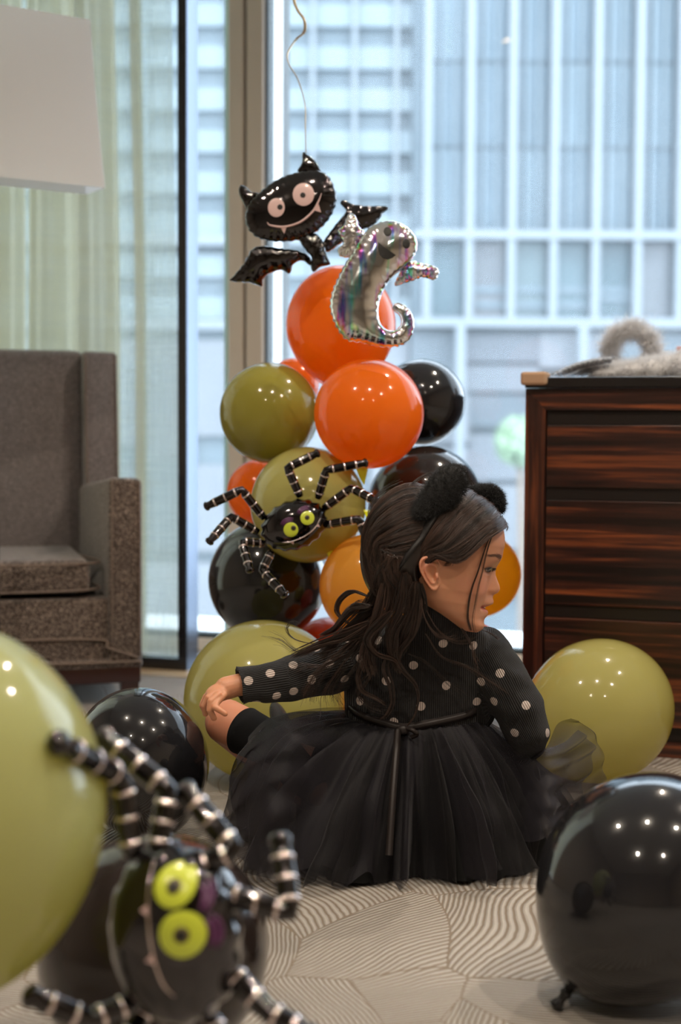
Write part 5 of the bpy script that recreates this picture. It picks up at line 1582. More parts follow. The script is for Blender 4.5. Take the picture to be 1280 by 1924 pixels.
def knit_mat(centers):
    m, nt, b, out = new_mat('dotted_black_knit')
    L = nt.links
    at = node(nt, 'ShaderNodeAttribute', attribute_name='rib')
    mu = node(nt, 'ShaderNodeMath', operation='MULTIPLY'); mu.inputs[1].default_value = 2 * math.pi / 0.0036
    L.new(at.outputs['Fac'], mu.inputs[0])
    si = node(nt, 'ShaderNodeMath', operation='SINE'); L.new(mu.outputs[0], si.inputs[0])
    geo = node(nt, 'ShaderNodeNewGeometry')
    cur = None
    for c in centers:
        vd = node(nt, 'ShaderNodeVectorMath', operation='DISTANCE'); vd.inputs[1].default_value = tuple(c)
        L.new(geo.outputs['Position'], vd.inputs[0])
        if cur is None: cur = vd.outputs['Value']
        else:
            mn = node(nt, 'ShaderNodeMath', operation='MINIMUM'); L.new(cur, mn.inputs[0]); L.new(vd.outputs['Value'], mn.inputs[1]); cur = mn.outputs[0]
    mr = node(nt, 'ShaderNodeMapRange'); mr.inputs['From Min'].default_value = 0.0079; mr.inputs['From Max'].default_value = 0.0073
    L.new(cur, mr.inputs['Value'])
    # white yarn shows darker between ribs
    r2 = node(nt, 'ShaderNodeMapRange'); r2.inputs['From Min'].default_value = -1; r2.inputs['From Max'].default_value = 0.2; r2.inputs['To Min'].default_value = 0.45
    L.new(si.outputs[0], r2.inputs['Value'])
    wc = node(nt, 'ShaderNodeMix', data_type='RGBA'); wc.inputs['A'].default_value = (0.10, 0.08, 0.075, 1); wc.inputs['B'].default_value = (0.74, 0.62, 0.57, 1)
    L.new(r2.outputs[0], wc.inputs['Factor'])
    mc = node(nt, 'ShaderNodeMix', data_type='RGBA'); mc.inputs['A'].default_value = (0.010, 0.009, 0.010, 1)
    L.new(mr.outputs[0], mc.inputs['Factor']); L.new(wc.outputs['Result'], mc.inputs['B']); L.new(mc.outputs['Result'], b.inputs['Base Color'])
    b.inputs['Roughness'].default_value = 0.85; b.inputs['Sheen Weight'].default_value = 0.06; b.inputs['Sheen Roughness'].default_value = 0.4
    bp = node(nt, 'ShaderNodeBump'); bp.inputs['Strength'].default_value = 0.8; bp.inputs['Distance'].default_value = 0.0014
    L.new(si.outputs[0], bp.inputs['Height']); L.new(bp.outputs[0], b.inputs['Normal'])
    return m
cts = []
for (px, py) in DOTS_PX:
    h = on_top(px, py)[0]
    if h is not None and (h - CAM_LOC).length < 2.6: cts.append(h)
cts += [P(850, 1260, 2.50), P(720, 1300, 2.515), P(790, 1220, 2.50)]     # a few on the far side
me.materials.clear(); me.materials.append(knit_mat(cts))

# ------------------------------------------------------------------ socks, shoes
M['sock'] = pmat('black_velvet_sock', (0.005, 0.005, 0.006), 0.9, spec=0.2)
M['glitter'] = pmat('black_glitter', (0.05, 0.05, 0.05), 0.25, metal=0.7, bump=(900, 0.9))
q1 = kneeL.lerp(MIDL, 0.36)
sk_path = [q1, q1.lerp(MIDL, 0.2), MIDL, ankL]
V, F = open_tube(sk_path, [0.0425, 0.0412, 0.0385, 0.0268], 40)
pymesh('sock', V, F, M['sock'], kid, True)
V, F = open_tube([kneeR.lerp(ankR, 0.15), kneeR.lerp(ankR, 0.5), ankR], [0.044, 0.038, 0.028], 32)
pymesh('sock', V, F, M['sock'], kid, True)
def shoe(heel, toe, name='shoe'):
    JJ = Join()
    d = toe - heel
    JJ.add(ellipsoid_data(heel.lerp(toe, 0.22), (d.normalized(), fwd, d.normalized().cross(fwd)), (0.034, 0.026, 0.024)))
    JJ.add(ellipsoid_data(heel.lerp(toe, 0.65), (d.normalized(), fwd, d.normalized().cross(fwd)), (0.052, 0.027, 0.018)))
    return JJ.remesh(name, 0.003, M['glitter'], kid, 3)
shoe(P(548, 1410, 2.64), P(522, 1342, 2.63))
shoe(Vector((ankL.x - 0.01, ankL.y + 0.03, 0.032)), Vector((ankL.x + 0.10, ankL.y + 0.05, 0.025)))

# ------------------------------------------------------------------ tulle skirt
def tulle_mat(name, op, col=(0.012, 0.011, 0.013)):
    m, nt, b, out = new_mat(name)
    L = nt.links
    b.inputs['Base Color'].default_value = (*col, 1); b.inputs['Roughness'].default_value = 0.6
    b.inputs['Sheen Weight'].default_value = 0.09; b.inputs['Specular IOR Level'].default_value = 0.3; b.inputs['Sheen Roughness'].default_value = 0.35
    lw = node(nt, 'ShaderNodeLayerWeight'); lw.inputs['Blend'].default_value = 0.5
    mr = node(nt, 'ShaderNodeMapRange'); mr.inputs['From Min'].default_value = 0.0; mr.inputs['From Max'].default_value = 0.9
    mr.inputs['To Min'].default_value = op; mr.inputs['To Max'].default_value = min(1.0, op + 0.45)
    L.new(lw.outputs['Facing'], mr.inputs['Value'])
    tr = node(nt, 'ShaderNodeBsdfTransparent')
    mx = node(nt, 'ShaderNodeMixShader'); L.new(mr.outputs[0], mx.inputs['Fac']); L.new(tr.outputs[0], mx.inputs[1]); L.new(b.outputs[0], mx.inputs[2])
    L.new(mx.outputs[0], out.inputs['Surface'])
    return m
M['tulle'] = tulle_mat('black_tulle', 0.25)
M['tulle_thin'] = tulle_mat('thin_black_tulle', 0.36, (0.020, 0.018, 0.024))
M['lining'] = pmat('black_lining', (0.005, 0.005, 0.005), 0.9, spec=0.2)
WCX = P(776, 1345, 2.44)
# keys by azimuth: 0 right, 90 away, 180 left, 270 towards the camera; hem radius from waist centre axis, mid control (radius, z), hem z
SK = [(0, 0.285, 0.20, 0.17), (45, 0.27, 0.20, 0.16), (90, 0.27, 0.20, 0.15), (135, 0.30, 0.25, 0.19), (170, 0.305, 0.30, 0.245), (195, 0.300, 0.29, 0.24), (225, 0.27, 0.19, 0.17), (270, 0.170, 0.145, 0.15), (315, 0.225, 0.17, 0.15)]
def sk_key(az, col):
    a = [k[0] for k in SK] + [360]; v = [k[col] for k in SK] + [SK[0][col]]
    az = az % 360
    i = max(j for j in range(len(a) - 1) if a[j] <= az); t = (az - a[i]) / (a[i + 1] - a[i]); t = t * t * (3 - 2 * t)
    return v[i] * (1 - t) + v[i + 1] * t
def skirt_layer(name, mat, scale, amp, seed, hem=1.0, jag=0.05, nphi=520, nt_=46, az0=0, az1=360, zoff=0.0, lining=None):
    g = np.random.default_rng(seed)
    ks = [(5, 0.5), (9, 0.9), (14, 1.0), (22, 0.9), (31, 0.45), (46, 0.2)]
    ph = g.uniform(0, 6.28, (len(ks), 3))
    V = []
    for i in range(nphi):
        az = az0 + (az1 - az0) * i / (nphi if az1 - az0 == 360 else nphi - 1); q = math.radians(az)
        sw = scale if lining is None else lining + (scale - lining) * (0.5 - 0.5 * math.cos(math.radians(min(180, max(0, (az - 185) * 2.4)))) if 185 < az < 345 else 0)
        hr, cr_, cz = sk_key(az, 1) * sw, sk_key(az, 2) * sw, sk_key(az, 3) * (1 if lining is None else sw ** 0.5)
        dirv = np.array([math.cos(q), math.sin(q), 0])
        wr = 1 / math.sqrt((math.cos(q) / 0.112) ** 2 + (math.sin(q) / 0.080) ** 2)
        p0 = np.array([0, 0, WCX.z]) + dirv * wr * (0.98 if scale < 1 else 1.0)
        p1 = np.array([0, 0, cz]) + dirv * cr_
        jj = jag * (mnoise.noise(Vector((math.cos(q) * 3.5, math.sin(q) * 3.5, seed))) + 0.6 * mnoise.noise(Vector((math.cos(q) * 11, math.sin(q) * 11, seed + 3))))
        p2 = np.array([0, 0, 0.004]) + dirv * (hr * (1 + jj * 0.6))
        for j in range(nt_):
            t = j / (nt_ - 1) * (hem + jj * 0.35)
            t = min(t, 1.12)
            b = (1 - t) ** 2 * p0 + 2 * t * (1 - t) * p1 + t * t * p2
            tan = 2 * (1 - t) * (p1 - p0) + 2 * t * (p2 - p1); tan /= np.linalg.norm(tan) + 1e-9
            nrm = np.cross(np.array([-dirv[1], dirv[0], 0]), tan); nrm /= np.linalg.norm(nrm) + 1e-9
            if nrm @ dirv < 0 and nrm[2] < 0: nrm = -nrm
            f = 0
            for (k, a), pp in zip(ks, ph):
                drift = 0.8 * math.sin(2.2 * t + pp[1]) / (1 + k * 0.04)
                fade = min(1, t * (1.2 + 0.05 * k) + (0.25 if k > 30 else 0.05)) * (1 - 0.35 * t if k > 30 else 1)
                f += a * (1.0 - 2.0 * abs(math.sin(0.5 * (k * q + pp[0] + drift * 2))) ** 1.35) * fade
            f += 1.1 * mnoise.noise(Vector((b[0] * 14 + seed, b[1] * 14, b[2] * 14))) * t
            k_amp = amp * (0.25 + 0.9 * t)
            p = b + nrm * (f * k_amp) + np.array([-dirv[1], dirv[0], 0]) * (math.sin(23 * q + ph[2][0] * 1.3) * amp * 0.5 * t)
            p[0] += WCX.x; p[1] += WCX.y; p[2] = max(p[2] + zoff, 0.0015 + 0.004 * (0.5 + 0.5 * math.sin(q * 40 + seed)))
            V.append(p)
    return npmesh(name, V, grid_faces(nphi, nt_, az1 - az0 == 360), mat, kid)
skirt_layer('skirt_lining', M['lining'], 0.93, 0.006, 1, jag=0.02, nt_=30, nphi=300, lining=0.66)
skirt_layer('tulle_layer', M['tulle'], 0.95, 0.009, 2)
skirt_layer('tulle_layer', M['tulle'], 1.00, 0.016, 4, jag=0.12)
skirt_layer('tulle_layer', M['tulle_thin'], 1.06, 0.020, 5, hem=0.96, jag=0.26)

def sheet(name, rows, mat, nu=60, nv=40, wr=0.004, fr=9.0, seed=1, fold=0.0, fk=5):
    """rows of control points (px,py,d): lofted cloth with wrinkles"""
    R0 = [catmull([to_np(P(*p)) for p in r], nv) for r in rows]
    A = np.array(R0).transpose(1, 0, 2)
    G_ = np.array([catmull(A[j], nu) for j in range(nv)])       # nv x nu
    V = []
    for j in range(nv):
        for i in range(nu):
            p = G_[j, i]
            nn = mnoise.noise(Vector((p[0] * 25 + seed, p[1] * 10, p[2] * 25)))
            w = wr * nn + fold * math.sin(fk * 2 * math.pi * i / nu + 1.5 * math.sin(j / nv * 3 + seed)) * (j / nv)
            p = p - to_np(fwd) * w * 1.0 + to_np(right) * w * 0.4
            V.append(p)
    return npmesh(name, V, grid_faces(nv, nu), mat, kid)
# flounce standing up at the right and the trailing edge at the left
sheet('tulle_flounce', [[(1000, 1420, 2.42), (1030, 1400, 2.46), (1050, 1362, 2.48), (1075, 1350, 2.46)], [(1010, 1440, 2.38), (1060, 1400, 2.42), (1095, 1365, 2.45), (1100, 1362, 2.44)],
      [(1015, 1470, 2.36), (1070, 1430, 2.40), (1120, 1400, 2.42), (1128, 1400, 2.42)], [(1020, 1500, 2.34), (1065, 1475, 2.38), (1110, 1460, 2.40), (1136, 1450, 2.40)], [(1020, 1540, 2.32), (1060, 1520, 2.36), (1090, 1505, 2.38), (1137, 1478, 2.38)]], M['tulle_thin'], 60, 50, 0.008, seed=3, fold=0.006, fk=4)
sheet('tulle_flounce', [[(925, 1400, 2.50), (1010, 1410, 2.40), (1060, 1395, 2.44), (1090, 1372, 2.46)], [(925, 1440, 2.50), (1020, 1450, 2.37), (1080, 1430, 2.41), (1118, 1410, 2.43)],
      [(920, 1500, 2.48), (1015, 1510, 2.33), (1060, 1500, 2.37), (1095, 1490, 2.40)], [(915, 1580, 2.46), (1010, 1580, 2.30), (1045, 1560, 2.33), (1085, 1545, 2.36)]], M['tulle_thin'], 60, 50, 0.010, seed=9, fold=0.008, fk=5)
sheet('tulle_flounce', [[(690, 1325, 2.46), (560, 1335, 2.38), (500, 1352, 2.40), (470, 1385, 2.40)], [(700, 1370, 2.46), (560, 1375, 2.32), (480, 1400, 2.35), (440, 1440, 2.36)],
      [(690, 1450, 2.44), (540, 1450, 2.28), (465, 1470, 2.31), (428, 1510, 2.34)], [(680, 1560, 2.42), (530, 1560, 2.25), (470, 1570, 2.28), (430, 1560, 2.32)], [(660, 1640, 2.40), (540, 1650, 2.23), (490, 1650, 2.25), (458, 1648, 2.27)]], M['tulle_thin'], 70, 60, 0.012, seed=14, fold=0.010, fk=6)
# waist ribbon with knot and tails
M['satin'] = pmat('grey_satin_ribbon', (0.022, 0.017, 0.016), 0.45, spec=0.3)
def strip(name, pts, w, mat, parent=kid, upd=None, n=60):
    path = catmull([to_np(p) for p in pts], n)
    T = np.gradient(path, axis=0); T /= np.linalg.norm(T, axis=1)[:, None]
    ud = to_np(upd or upv)
    V = []
    for p, t in zip(path, T):
        s = np.cross(t, to_np(fwd)) if upd is None else ud
        s = s / np.linalg.norm(s)
        V += [p - s * w / 2 + to_np(fwd) * 0.0006, p - to_np(fwd) * 0.0008, p + s * w / 2 + to_np(fwd) * 0.0006, p + to_np(fwd) * 0.0016]
    F = []
    for i in range(n - 1):
        for j in range(4):
            j2 = (j + 1) % 4
            F.append((i * 4 + j, i * 4 + j2, (i + 1) * 4 + j2, (i + 1) * 4 + j))
    return pymesh(name, V, F, mat, parent, True)
def waist_pt(px, py, lift=0.010):
    h, n = on_top(px, py)
    if h is None: return P(px, py, 2.38)
    return h - fwd * lift
wpts = [P(648, 1318, 2.43)] + [waist_pt(x, y, 0.006) for x, y in ((665, 1336), (690, 1348), (718, 1357), (742, 1364), (765, 1366), (800, 1360), (835, 1353), (870, 1345), (893, 1336))] + [P(903, 1328, 2.44)]
strip('waist_ribbon', wpts, 0.0145, M['satin'], upd=upv)
kc = waist_pt(757, 1368, 0.016)
JJ = Join(); JJ.add(ellipsoid_data(kc, (right, fwd, upv), (0.011, 0.007, 0.008))); JJ.build('ribbon_knot', M['satin'], kid)
kd = (kc - CAM_LOC).dot(fwd)
strip('ribbon_tail', [P(748, 1370, kd - 0.006), P(744, 1420, kd - 0.045), P(738, 1500, kd - 0.085), P(731, 1607, kd - 0.118)], 0.0115, M['satin'])
strip('ribbon_loop', [P(760, 1368, kd - 0.004), P(775, 1372, kd - 0.014), P(783, 1380, kd - 0.012), P(772, 1386, kd - 0.004)], 0.008, M['satin'])

# ------------------------------------------------------------------ hair
def hair_mat():
    m, nt, b, out = new_mat('dark_brown_hair')
    L = nt.links
    tc = node(nt, 'ShaderNodeTexCoord'); nz = node(nt, 'ShaderNodeTexNoise', i_Scale=55.0, i_Detail=2.0); L.new(tc.outputs['Object'], nz.inputs['Vector'])
    cr = node(nt, 'ShaderNodeValToRGB'); cr.color_ramp.elements[0].position = 0.15; cr.color_ramp.elements[0].color = (0.014, 0.008, 0.006, 1)
    cr.color_ramp.elements[1].position = 1.0; cr.color_ramp.elements[1].color = (0.075, 0.042, 0.031, 1)
    at = node(nt, 'ShaderNodeAttribute', attribute_name='shade')
    ad = node(nt, 'ShaderNodeMath', operation='MULTIPLY_ADD'); ad.inputs[1].default_value = 0.3
    L.new(nz.outputs['Fac'], ad.inputs[0]); L.new(at.outputs['Fac'], ad.inputs[2])
    sb = node(nt, 'ShaderNodeMath', operation='SUBTRACT'); sb.inputs[1].default_value = 0.12; L.new(ad.outputs[0], sb.inputs[0])
    L.new(sb.outputs[0], cr.inputs[0]); L.new(cr.outputs[0], b.inputs['Base Color'])
    b.inputs['Roughness'].default_value = 0.34; b.inputs['Specular IOR Level'].default_value = 0.6
    return m
M['hair'] = hair_mat()
HC = np.array([0.006, 0.0, 0.045])
E1 = (np.array([0.016, 0, 0.055]), np.array([0.0975, 0.0820, 0.0925]), 0.0)
_b = px2uw(756, 1030); 
E2 = (np.array([_b[0] + 0.004, 0, _b[1] + 0.004]), np.array([0.074, 0.078, 0.104]), math.radians(-4))
def ell_hit(dirs, E):
    c, r, rot = E
    o = HC - c
    ca, sa = math.cos(rot), math.sin(rot)
    def tr(p): return np.stack([p[..., 0] * ca + p[..., 2] * sa, p[..., 1], -p[..., 0] * sa + p[..., 2] * ca], -1) / r
    o_, d_ = tr(o), tr(dirs)
    A = (d_ ** 2).sum(-1); B = (o_ * d_).sum(-1); C = (o_ ** 2).sum() - 1
    disc = np.maximum(B * B - A * C, 0)
    return (-B + np.sqrt(disc)) / A
def hair_R(dirs, bulk=True):
    r1 = ell_hit(dirs, E1)
    if not bulk: return r1
    r2 = ell_hit(dirs, E2)
    k = 60.0
    return np.log(np.exp(k * 10 * r1) + np.exp(k * 10 * r2)) / (k * 10)
def to_world(l):
    l = np.asarray(l)
    return to_np(HO) + l[..., :1] * to_np(HF) + l[..., 1:2] * to_np(HL) + l[..., 2:3] * to_np(HU)
def dirn(u, v, w):
    d = np.array([u, v, w], float) - HC; return d / np.linalg.norm(d)
def dir_px(px, py, v):
    uw = px2uw(px, py); return dirn(uw[0] + 0 * v, v, uw[1])
BT = px2uw(868, 918); BB = px2uw(744, 1098)      # headband top and its low end behind the ear
# dark scalp cap so nothing shows through
def cap_mesh():
    V = []; F = []
    nu, nv = 96, 60
    for i in range(nv):
        th = math.pi * (i + 0.5) / nv
        for j in range(nu):
            ph = 2 * math.pi * j / nu
            V.append([math.sin(th) * math.cos(ph), math.sin(th) * math.sin(ph), math.cos(th)])
    D = np.array(V); Rr = hair_R(D) - 0.004
    L_ = HC + D * Rr[:, None]
    # hairline: keep what lies above and behind a line from forehead to ear and nape
    hp = np.array([px2uw(*q) for q in ((775, 1130), (781, 1075), (790, 1044), (805, 1036), (830, 1050), (852, 1048), (880, 1022), (900, 1002), (946, 986), (960, 980))])
    keep = (L_[:, 0] < hp[0, 0]) | (L_[:, 2] > np.interp(L_[:, 0], hp[:, 0], hp[:, 1]) + 0.003)
    W_ = to_world(L_)
    for i in range(nv - 1):
        for j in range(nu):
            j2 = (j + 1) % nu
            q = (i * nu + j, i * nu + j2, (i + 1) * nu + j2, (i + 1) * nu + j)
            if sum(keep[list(q)]) >= 3: F.append(q)
    F.append(tuple(range(nu)))
    o = pymesh('scalp_hair', W_, F, M['hair'], kid, True)
    so = o.modifiers.new('t', 'SOLIDIFY'); so.thickness = 0.002; so.offset = -1
cap_mesh()
def slerpn(a, b, t):
    d = a * (1 - t) + b * t
    return d / np.linalg.norm(d, axis=-1, keepdims=True)
hg = np.random.default_rng(21)
PATHS = []
def add_paths(A, K=26):
    for p in A: PATHS.append(catmull(p, K))
def strand_on_shell(dirs, K, lift, bulk=True):
    """dirs: control directions; returns K points"""
    D = catmull(np.array(dirs), K); D /= np.linalg.norm(D, axis=1)[:, None]
    Rr = hair_R(D, bulk)
    return to_world(HC + D * (Rr + lift)[:, None])
BT = px2uw(868, 918); BB = px2uw(744, 1098)
T_dir = np.array([BT[0], 0, BT[1]]); Bm = np.array([BB[0], 0, BB[1]])
midc = (T_dir + Bm) / 2
def band_dir(al, back=0.0):
    """al 0 at the top, +-pi at the low end; negative towards the camera"""
    ax = (T_dir - Bm) / 2
    p = midc + ax * math.cos(al) + np.array([0, math.sin(al) * 0.082, 0]) + np.array([-0.026, 0, -0.004]) * math.sin(abs(al))
    p = p + np.array([-back, 0, back * 0.3])
    q = p - HC; return q / np.linalg.norm(q)
SHADE = []
# A: hair in front of the band, swept from the forehead and parting back over the temple
for k in range(190):
    side = -1 if hg.random() < 0.80 else 1
    f0 = hg.random() ** 1.15; n4 = hg.normal(0, 4, (6, 2)); lf = hg.uniform(-0.001, 0.0045); sh = hg.uniform(0, 1); v0 = hg.random()
    for q in range(14):
        f = np.clip(f0 + hg.normal(0, 0.022), 0, 1); e = n4 + hg.normal(0, 1.1, (6, 2))
        st = dir_px(946 - 74 * f + e[0, 0] * 0.4, 988 - 68 * f + e[0, 1] * 0.4, side * (0.004 + 0.030 * v0 * (1 - f * 0.3)))
        mid = dir_px(896 - 56 * f + e[1, 0], 1014 - 62 * f + e[1, 1] * 0.7, side * (0.060 - 0.008 * f))
        mid2 = dir_px(850 - 45 * f + e[2, 0], 1053 - 70 * f + e[2, 1] * 0.7, side * 0.078)
        e1 = dir_px(810 - 34 * f + e[3, 0], 1043 - 10 * f + e[3, 1] * 0.6, side * 0.082)
        e2 = dir_px(777 - 13 * f + e[4, 0], 1078 + e[4, 1], side * 0.074)
        e3 = dir_px(771 - 13 * f + e[5, 0] * 1.3, 1135 + e[5, 1], side * 0.056)
        PATHS.append(strand_on_shell([st, mid, mid2, e1, e2, e3], 26, lf + hg.uniform(-0.0008, 0.0008), False)); SHADE.append(sh + hg.normal(0, 0.12))
# B: full hair behind the band
for k in range(330):
    al0 = hg.uniform(0.0, 1.0) * 2.6
    if hg.random() < 0.76: al0 = -al0
    bk = hg.uniform(0.0, 0.022); ey0 = hg.uniform(0, 1); r1 = hg.random(); lf = hg.uniform(-0.002, 0.008); nn = hg.normal(0, 1, 4); sh = hg.uniform(0, 1); wph = hg.uniform(0, 6)
    for q in range(15):
        al = al0 + hg.normal(0, 0.030); sd = 1 if al > 0 else -1
        low = abs(al) / 2.6; ey_ = np.clip(ey0 + hg.normal(0, 0.035), 0, 1)
        st = band_dir(al, bk + hg.uniform(0, 0.004))
        m1 = dir_px(712 - 30 * r1 + 40 * low + 3 * nn[0] + hg.normal(0, 1.2), 1010 + 35 * low, sd * (0.03 + 0.05 * low))
        m2 = dir_px(700 + 34 * ey_ + 16 * low, 1105 + 6 * nn[1], sd * (0.030 + 0.045 * ey_))
        e = dir_px(712 + 66 * ey_ + hg.normal(0, 2), 1172 + 8 * nn[2] + hg.normal(0, 4), sd * (0.020 + 0.035 * ey_))
        s_ = strand_on_shell([st, slerpn(st, m1, 0.55), m1, m2, e], 28, 0.0)
        ctr = to_world(HC[None])
        t = np.linspace(0, 1, 28)
        L_ = lf * np.sin(np.pi * np.clip(t * 1.3, 0, 1)) + 0.0022 * np.sin(t * 11 + wph) * t + hg.uniform(-0.001, 0.001)
        out_ = s_ - ctr; out_ /= np.linalg.norm(out_, axis=1)[:, None]
        PATHS.append(s_ + out_ * L_[:, None]); SHADE.append(sh + hg.normal(0, 0.12))
# C: locks on the back, as guides in photo pixels with depth
def lock(guide, spread, n, wave=0.0, K=34, taper=0.35, flyaway=0.0):
    g0 = catmull([to_np(P(*p)) for p in guide], K)
    t = np.linspace(0, 1, K)
    sx, sy = to_np(right), to_np(upv); sz = to_np(fwd)
    nc = max(1, n // 9); cl = hg.normal(0, 1, (nc, 3)); cs = hg.uniform(0, 1, nc)
    for _ in range(n):
        ci = hg.integers(0, nc)
        SHADE.append(cs[ci] + hg.normal(0, 0.12))
        a = (cl[ci] + hg.normal(0, 0.22, 3)) * spread / F_PX * 2.35
        a[2] = a[2] * 0.35
        prof_ = (1 - (1 - taper) * t) * np.minimum(1, 0.25 + t * 3.2)
        pinch = 1 - 0.35 * np.sin(np.pi * t)
        off = (a[0] * sx + a[1] * sy * 0.6 + a[2] * sz)[None, :] * (prof_ * pinch)[:, None]
        ph = hg.normal(0, 0.5)
        wv = wave / F_PX * 2.35 * np.sin(t * 9 + ph)[:, None] * (sx * 0.8 + sy * 0.4)[None, :]
        fl = flyaway / F_PX * 2.35 * (t ** 2)[:, None] * (hg.normal(0, 1) * sx + hg.normal(0, 1) * sy)[None, :]
        cut = hg.uniform(0.80, 1.0)
        pth = g0 + off + wv + fl
        pth = catmull(pth[:max(6, int(K * cut))], 26)
        PATHS.append(pth)
LK = [
    ([(716, 1085, 2.30), (706, 1140, 2.31), (690, 1180, 2.32), (665, 1215, 2.32), (640, 1235, 2.33)], 17, 260, 3),
    ([(730, 1090, 2.27), (722, 1150, 2.28), (700, 1200, 2.30), (690, 1240, 2.31), (700, 1275, 2.31)], 16, 300, 3),
    ([(760, 1080, 2.25), (752, 1140, 2.27), (735, 1185, 2.29), (735, 1230, 2.31), (745, 1265, 2.32)], 16, 320, 3),
    ([(785, 1095, 2.25), (782, 1140, 2.27), (765, 1185, 2.29), (755, 1215, 2.31), (735, 1245, 2.32)], 11, 260, 2),
    ([(790, 1110, 2.26), (786, 1150, 2.27), (778, 1190, 2.29), (752, 1225, 2.31), (740, 1262, 2.32)], 7, 160, 2),
    ([(690, 1120, 2.31), (662, 1112, 2.33), (640, 1126, 2.34), (634, 1150, 2.34), (655, 1172, 2.33), (690, 1186, 2.31)], 5, 150, 1),
    ([(695, 1140, 2.30), (668, 1140, 2.31), (650, 1158, 2.32), (630, 1180, 2.33), (600, 1196, 2.34)], 12, 300, 2),
    ([(718, 1085, 2.30), (694, 1140, 2.31), (655, 1180, 2.32), (622, 1212, 2.33), (600, 1240, 2.33)], 17, 330, 3),
    ([(700, 1170, 2.30), (670, 1190, 2.31), (640, 1198, 2.32), (608, 1208, 2.33), (575, 1222, 2.33), (545, 1236, 2.33)], 13, 380, 2),
    ([(735, 1150, 2.27), (712, 1170, 2.28), (690, 1198, 2.29), (706, 1228, 2.30), (738, 1242, 2.31), (752, 1272, 2.315)], 7, 170, 2),
    ([(748, 1200, 2.30), (742, 1235, 2.31), (758, 1262, 2.32), (780, 1285, 2.33), (786, 1312, 2.34), (778, 1345, 2.345), (762, 1368, 2.345)], 4.2, 150, 1),
    ([(735, 1220, 2.31), (722, 1255, 2.32), (735, 1290, 2.33), (738, 1320, 2.34), (725, 1345, 2.345), (712, 1352, 2.35)], 5, 70, 2),
    ([(690, 1230, 2.32), (672, 1262, 2.335), (680, 1295, 2.34), (705, 1312, 2.345), (728, 1328, 2.345)], 5, 60, 2),
]
for gd, sp, n, wv in LK: lock(gd, sp, n, wv)
# wisps
for gd, sp, n, wv in [
    ([(790, 1118, 2.26), (800, 1160, 2.27), (822, 1190, 2.29), (850, 1196, 2.30), (868, 1182, 2.31)], 3, 14, 1),
    ([(788, 1116, 2.29), (806, 1150, 2.27), (828, 1184, 2.30), (858, 1204, 2.31), (888, 1202, 2.32), (905, 1190, 2.33)], 3.5, 12, 1),
    ([(800, 1190, 2.30), (830, 1230, 2.32), (880, 1250, 2.335), (930, 1282, 2.345), (960, 1300, 2.35)], 8, 16, 1),
    ([(770, 1230, 2.32), (810, 1252, 2.335), (850, 1290, 2.34), (890, 1320, 2.35)], 8, 12, 1),
    ([(870, 1180, 2.31), (890, 1210, 2.33), (900, 1240, 2.335), (905, 1262, 2.34)], 9, 14, 2),
    ([(900, 1180, 2.33), (925, 1188, 2.35), (945, 1200, 2.36), (938, 1184, 2.36)], 3, 6, 1),
    ([(690, 1180, 2.31), (640, 1225, 2.32), (600, 1262, 2.33), (575, 1300, 2.33), (568, 1325, 2.33)], 12, 45, 3),
    ([(680, 1200, 2.31), (640, 1260, 2.33), (618, 1300, 2.34), (620, 1330, 2.34)], 14, 40, 3),
    ([(650, 1210, 2.32), (600, 1228, 2.33), (560, 1222, 2.33), (530, 1205, 2.33), (500, 1196, 2.33)], 5, 14, 3),
    ([(620, 1215, 2.33), (560, 1205, 2.34), (540, 1185, 2.34), (545, 1168, 2.34), (560, 1172, 2.34)], 3, 12, 1),
    ([(660, 1225, 2.32), (610, 1250, 2.33), (570, 1252, 2.33), (540, 1270, 2.33)], 8, 30, 2),
    ([(700, 1260, 2.33), (670, 1300, 2.345), (700, 1330, 2.35), (740, 1335, 2.35)], 10, 22, 2),
    ([(720, 1000, 2.28), (700, 960, 2.30), (720, 925, 2.31), (760, 905, 2.32)], 9, 24, 2),
    ([(760, 940, 2.28), (780, 905, 2.30), (815, 888, 2.31), (840, 895, 2.31)], 7, 16, 2),
]: lock(gd, sp, n, wv, taper=1.1, flyaway=6)
# long strands down the face, kept just outside the skin
def face_lock(pts, sp, n, gap=0.0035, fly=2.0):
    g0 = catmull([(x, y, 0) for x, y in pts], 26)
    for _ in range(n):
        o = hg.normal(0, sp, 2); SHADE.append(hg.uniform(0.0, 0.7)); L_ = []; last = 2.29
        dep = []
        for i, p in enumerate(g0):
            x, y = p[0] + o[0] * (0.4 + 0.6 * i / 25), p[1]
            dd = (P(x, y, 3.0) - CAM_LOC).normalized(); h = bvh.ray_cast(CAM_LOC, dd, 2.7)
            dep.append((h[0] - CAM_LOC).dot(fwd) if h[0] is not None else np.nan)
        dep = np.array(dep); ok = ~np.isnan(dep)
        dep = np.interp(np.arange(26), np.where(ok)[0], dep[ok]) if ok.any() else np.full(26, 2.33)
        ker = np.ones(5) / 5; dep = np.minimum(dep, np.convolve(np.pad(dep, 2, 'edge'), ker, 'valid')) - gap - abs(hg.normal(0, 0.0008))
        fl = hg.normal(0, fly)
        PATHS.append(np.array([to_np(P(p[0] + o[0] * (0.4 + 0.6 * i / 25) + fl * (i / 25) ** 2, p[1], dep[i])) for i, p in enumerate(g0)]))
face_lock([(945, 990), (928, 998), (916, 1020), (906, 1050), (897, 1078), (888, 1102), (881, 1130), (878, 1160), (884, 1185)], 1.0, 20, fly=3)
face_lock([(940, 994), (925, 1008), (914, 1040), (906, 1075), (899, 1100), (893, 1130), (887, 1165), (890, 1188)], 1.0, 6, fly=4)
face_lock([(905, 1000), (900, 1015), (888, 1030), (872, 1040), (862, 1043)], 4, 10)
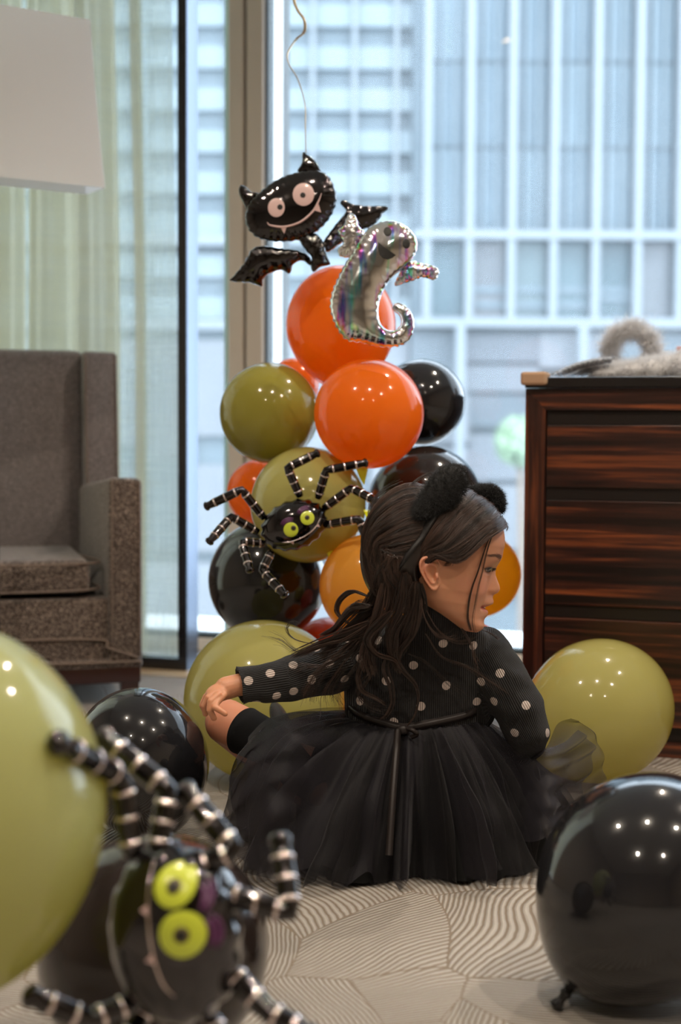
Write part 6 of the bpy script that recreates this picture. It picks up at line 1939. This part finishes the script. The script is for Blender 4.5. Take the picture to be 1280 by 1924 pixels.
face_lock([(890, 1006), (875, 1030), (860, 1046), (845, 1056), (838, 1064)], 5, 26)
lock([(940, 985, 2.33), (948, 982, 2.345), (955, 990, 2.36), (952, 1000, 2.36)], 4, 24, 0.6, taper=0.8, flyaway=2)
lock([(900, 955, 2.31), (925, 962, 2.32), (942, 978, 2.33), (950, 992, 2.34)], 5, 60, 0.6, taper=0.8, flyaway=3)
PA = np.array([catmull(p, 26) if len(p) != 26 else p for p in PATHS])
# push hair out of the skin
print('hair strands', len(PA))
hr_ = hg.uniform(0.00028, 0.00052, len(PA))
ho_ = strands('hair', PA, hr_, hr_ * 0.4, M['hair'], kid); ho_['kind'] = 'stuff'
sh_ = np.repeat(np.array(SHADE[:len(PA)], dtype=np.float32), 26 * 3)
ho_.data.attributes.new('shade', 'FLOAT', 'POINT').data.foreach_set('value', sh_)
print(len(SHADE), len(PA))

# ------------------------------------------------------------------ cat-ear headband
M['band'] = pmat('black_satin_band', (0.010, 0.008, 0.008), 0.45)
M['plush'] = pmat('black_plush', (0.006, 0.006, 0.007), 0.7, sheen=0.1)
hb = bpy.data.objects.new('headband', None); COL.objects.link(hb); hb.parent = kid; hb.matrix_parent_inverse = kid.matrix_basis.inverted()
als = np.linspace(-2.75, 2.75, 60)
V = []
for al in als:
    d = band_dir(al); r = max(float(hair_R(d[None], False)[0]), float(hair_R(d[None], True)[0]) - 0.006) + 0.0035
    p = HC + d * r
    tn = band_dir(al + 0.02) - band_dir(al - 0.02); tn /= np.linalg.norm(tn)
    sd = np.cross(d, tn); w = 0.0085
    V += [p + sd * w, p + d * 0.0015 + sd * w * 0.5, p + d * 0.0018, p + d * 0.0015 - sd * w * 0.5, p - sd * w, p - d * 0.001]
V = to_world(np.array(V))
F = [(i * 6 + j, i * 6 + (j + 1) % 6, (i + 1) * 6 + (j + 1) % 6, (i + 1) * 6 + j) for i in range(59) for j in range(6)]
pymesh('band', V, F, M['band'], hb, True)
for (pts, d, fat, sd_) in (([(772, 968), (790, 935), (808, 905), (828, 882), (850, 875), (870, 884), (878, 902), (868, 930), (848, 952), (822, 966), (795, 978)], 2.262, 0.75, 4),
                      ([(876, 922), (900, 915), (925, 915), (940, 926), (946, 944), (942, 962), (932, 955), (915, 942), (892, 936)], 2.34, 0.9, 5)):
    e, on_ = pillow('cat_ear', pts, d, M['plush'], hb, 2.2, fat)
    vs = np.array([v.co[:] for v in e.data.vertices]); fs = [tuple(p.vertices) for p in e.data.polygons]
    bp_s, bn_s = surf_samples(vs, fs, 5000, sd_)
    cc = vs.mean(0); sgn = np.sign(((bp_s - cc) * bn_s).sum(1)); bn_s *= sgn[:, None]
    bn_s = bn_s * 0.8 + (bp_s - cc) / (np.linalg.norm(bp_s - cc, axis=1)[:, None]) * 0.4
    f_ = fur('fur', bp_s, bn_s, 7500, 0.0062, 0.00034, M['plush'], e, 0.5, 3, seed=sd_); f_['kind'] = 'stuff'
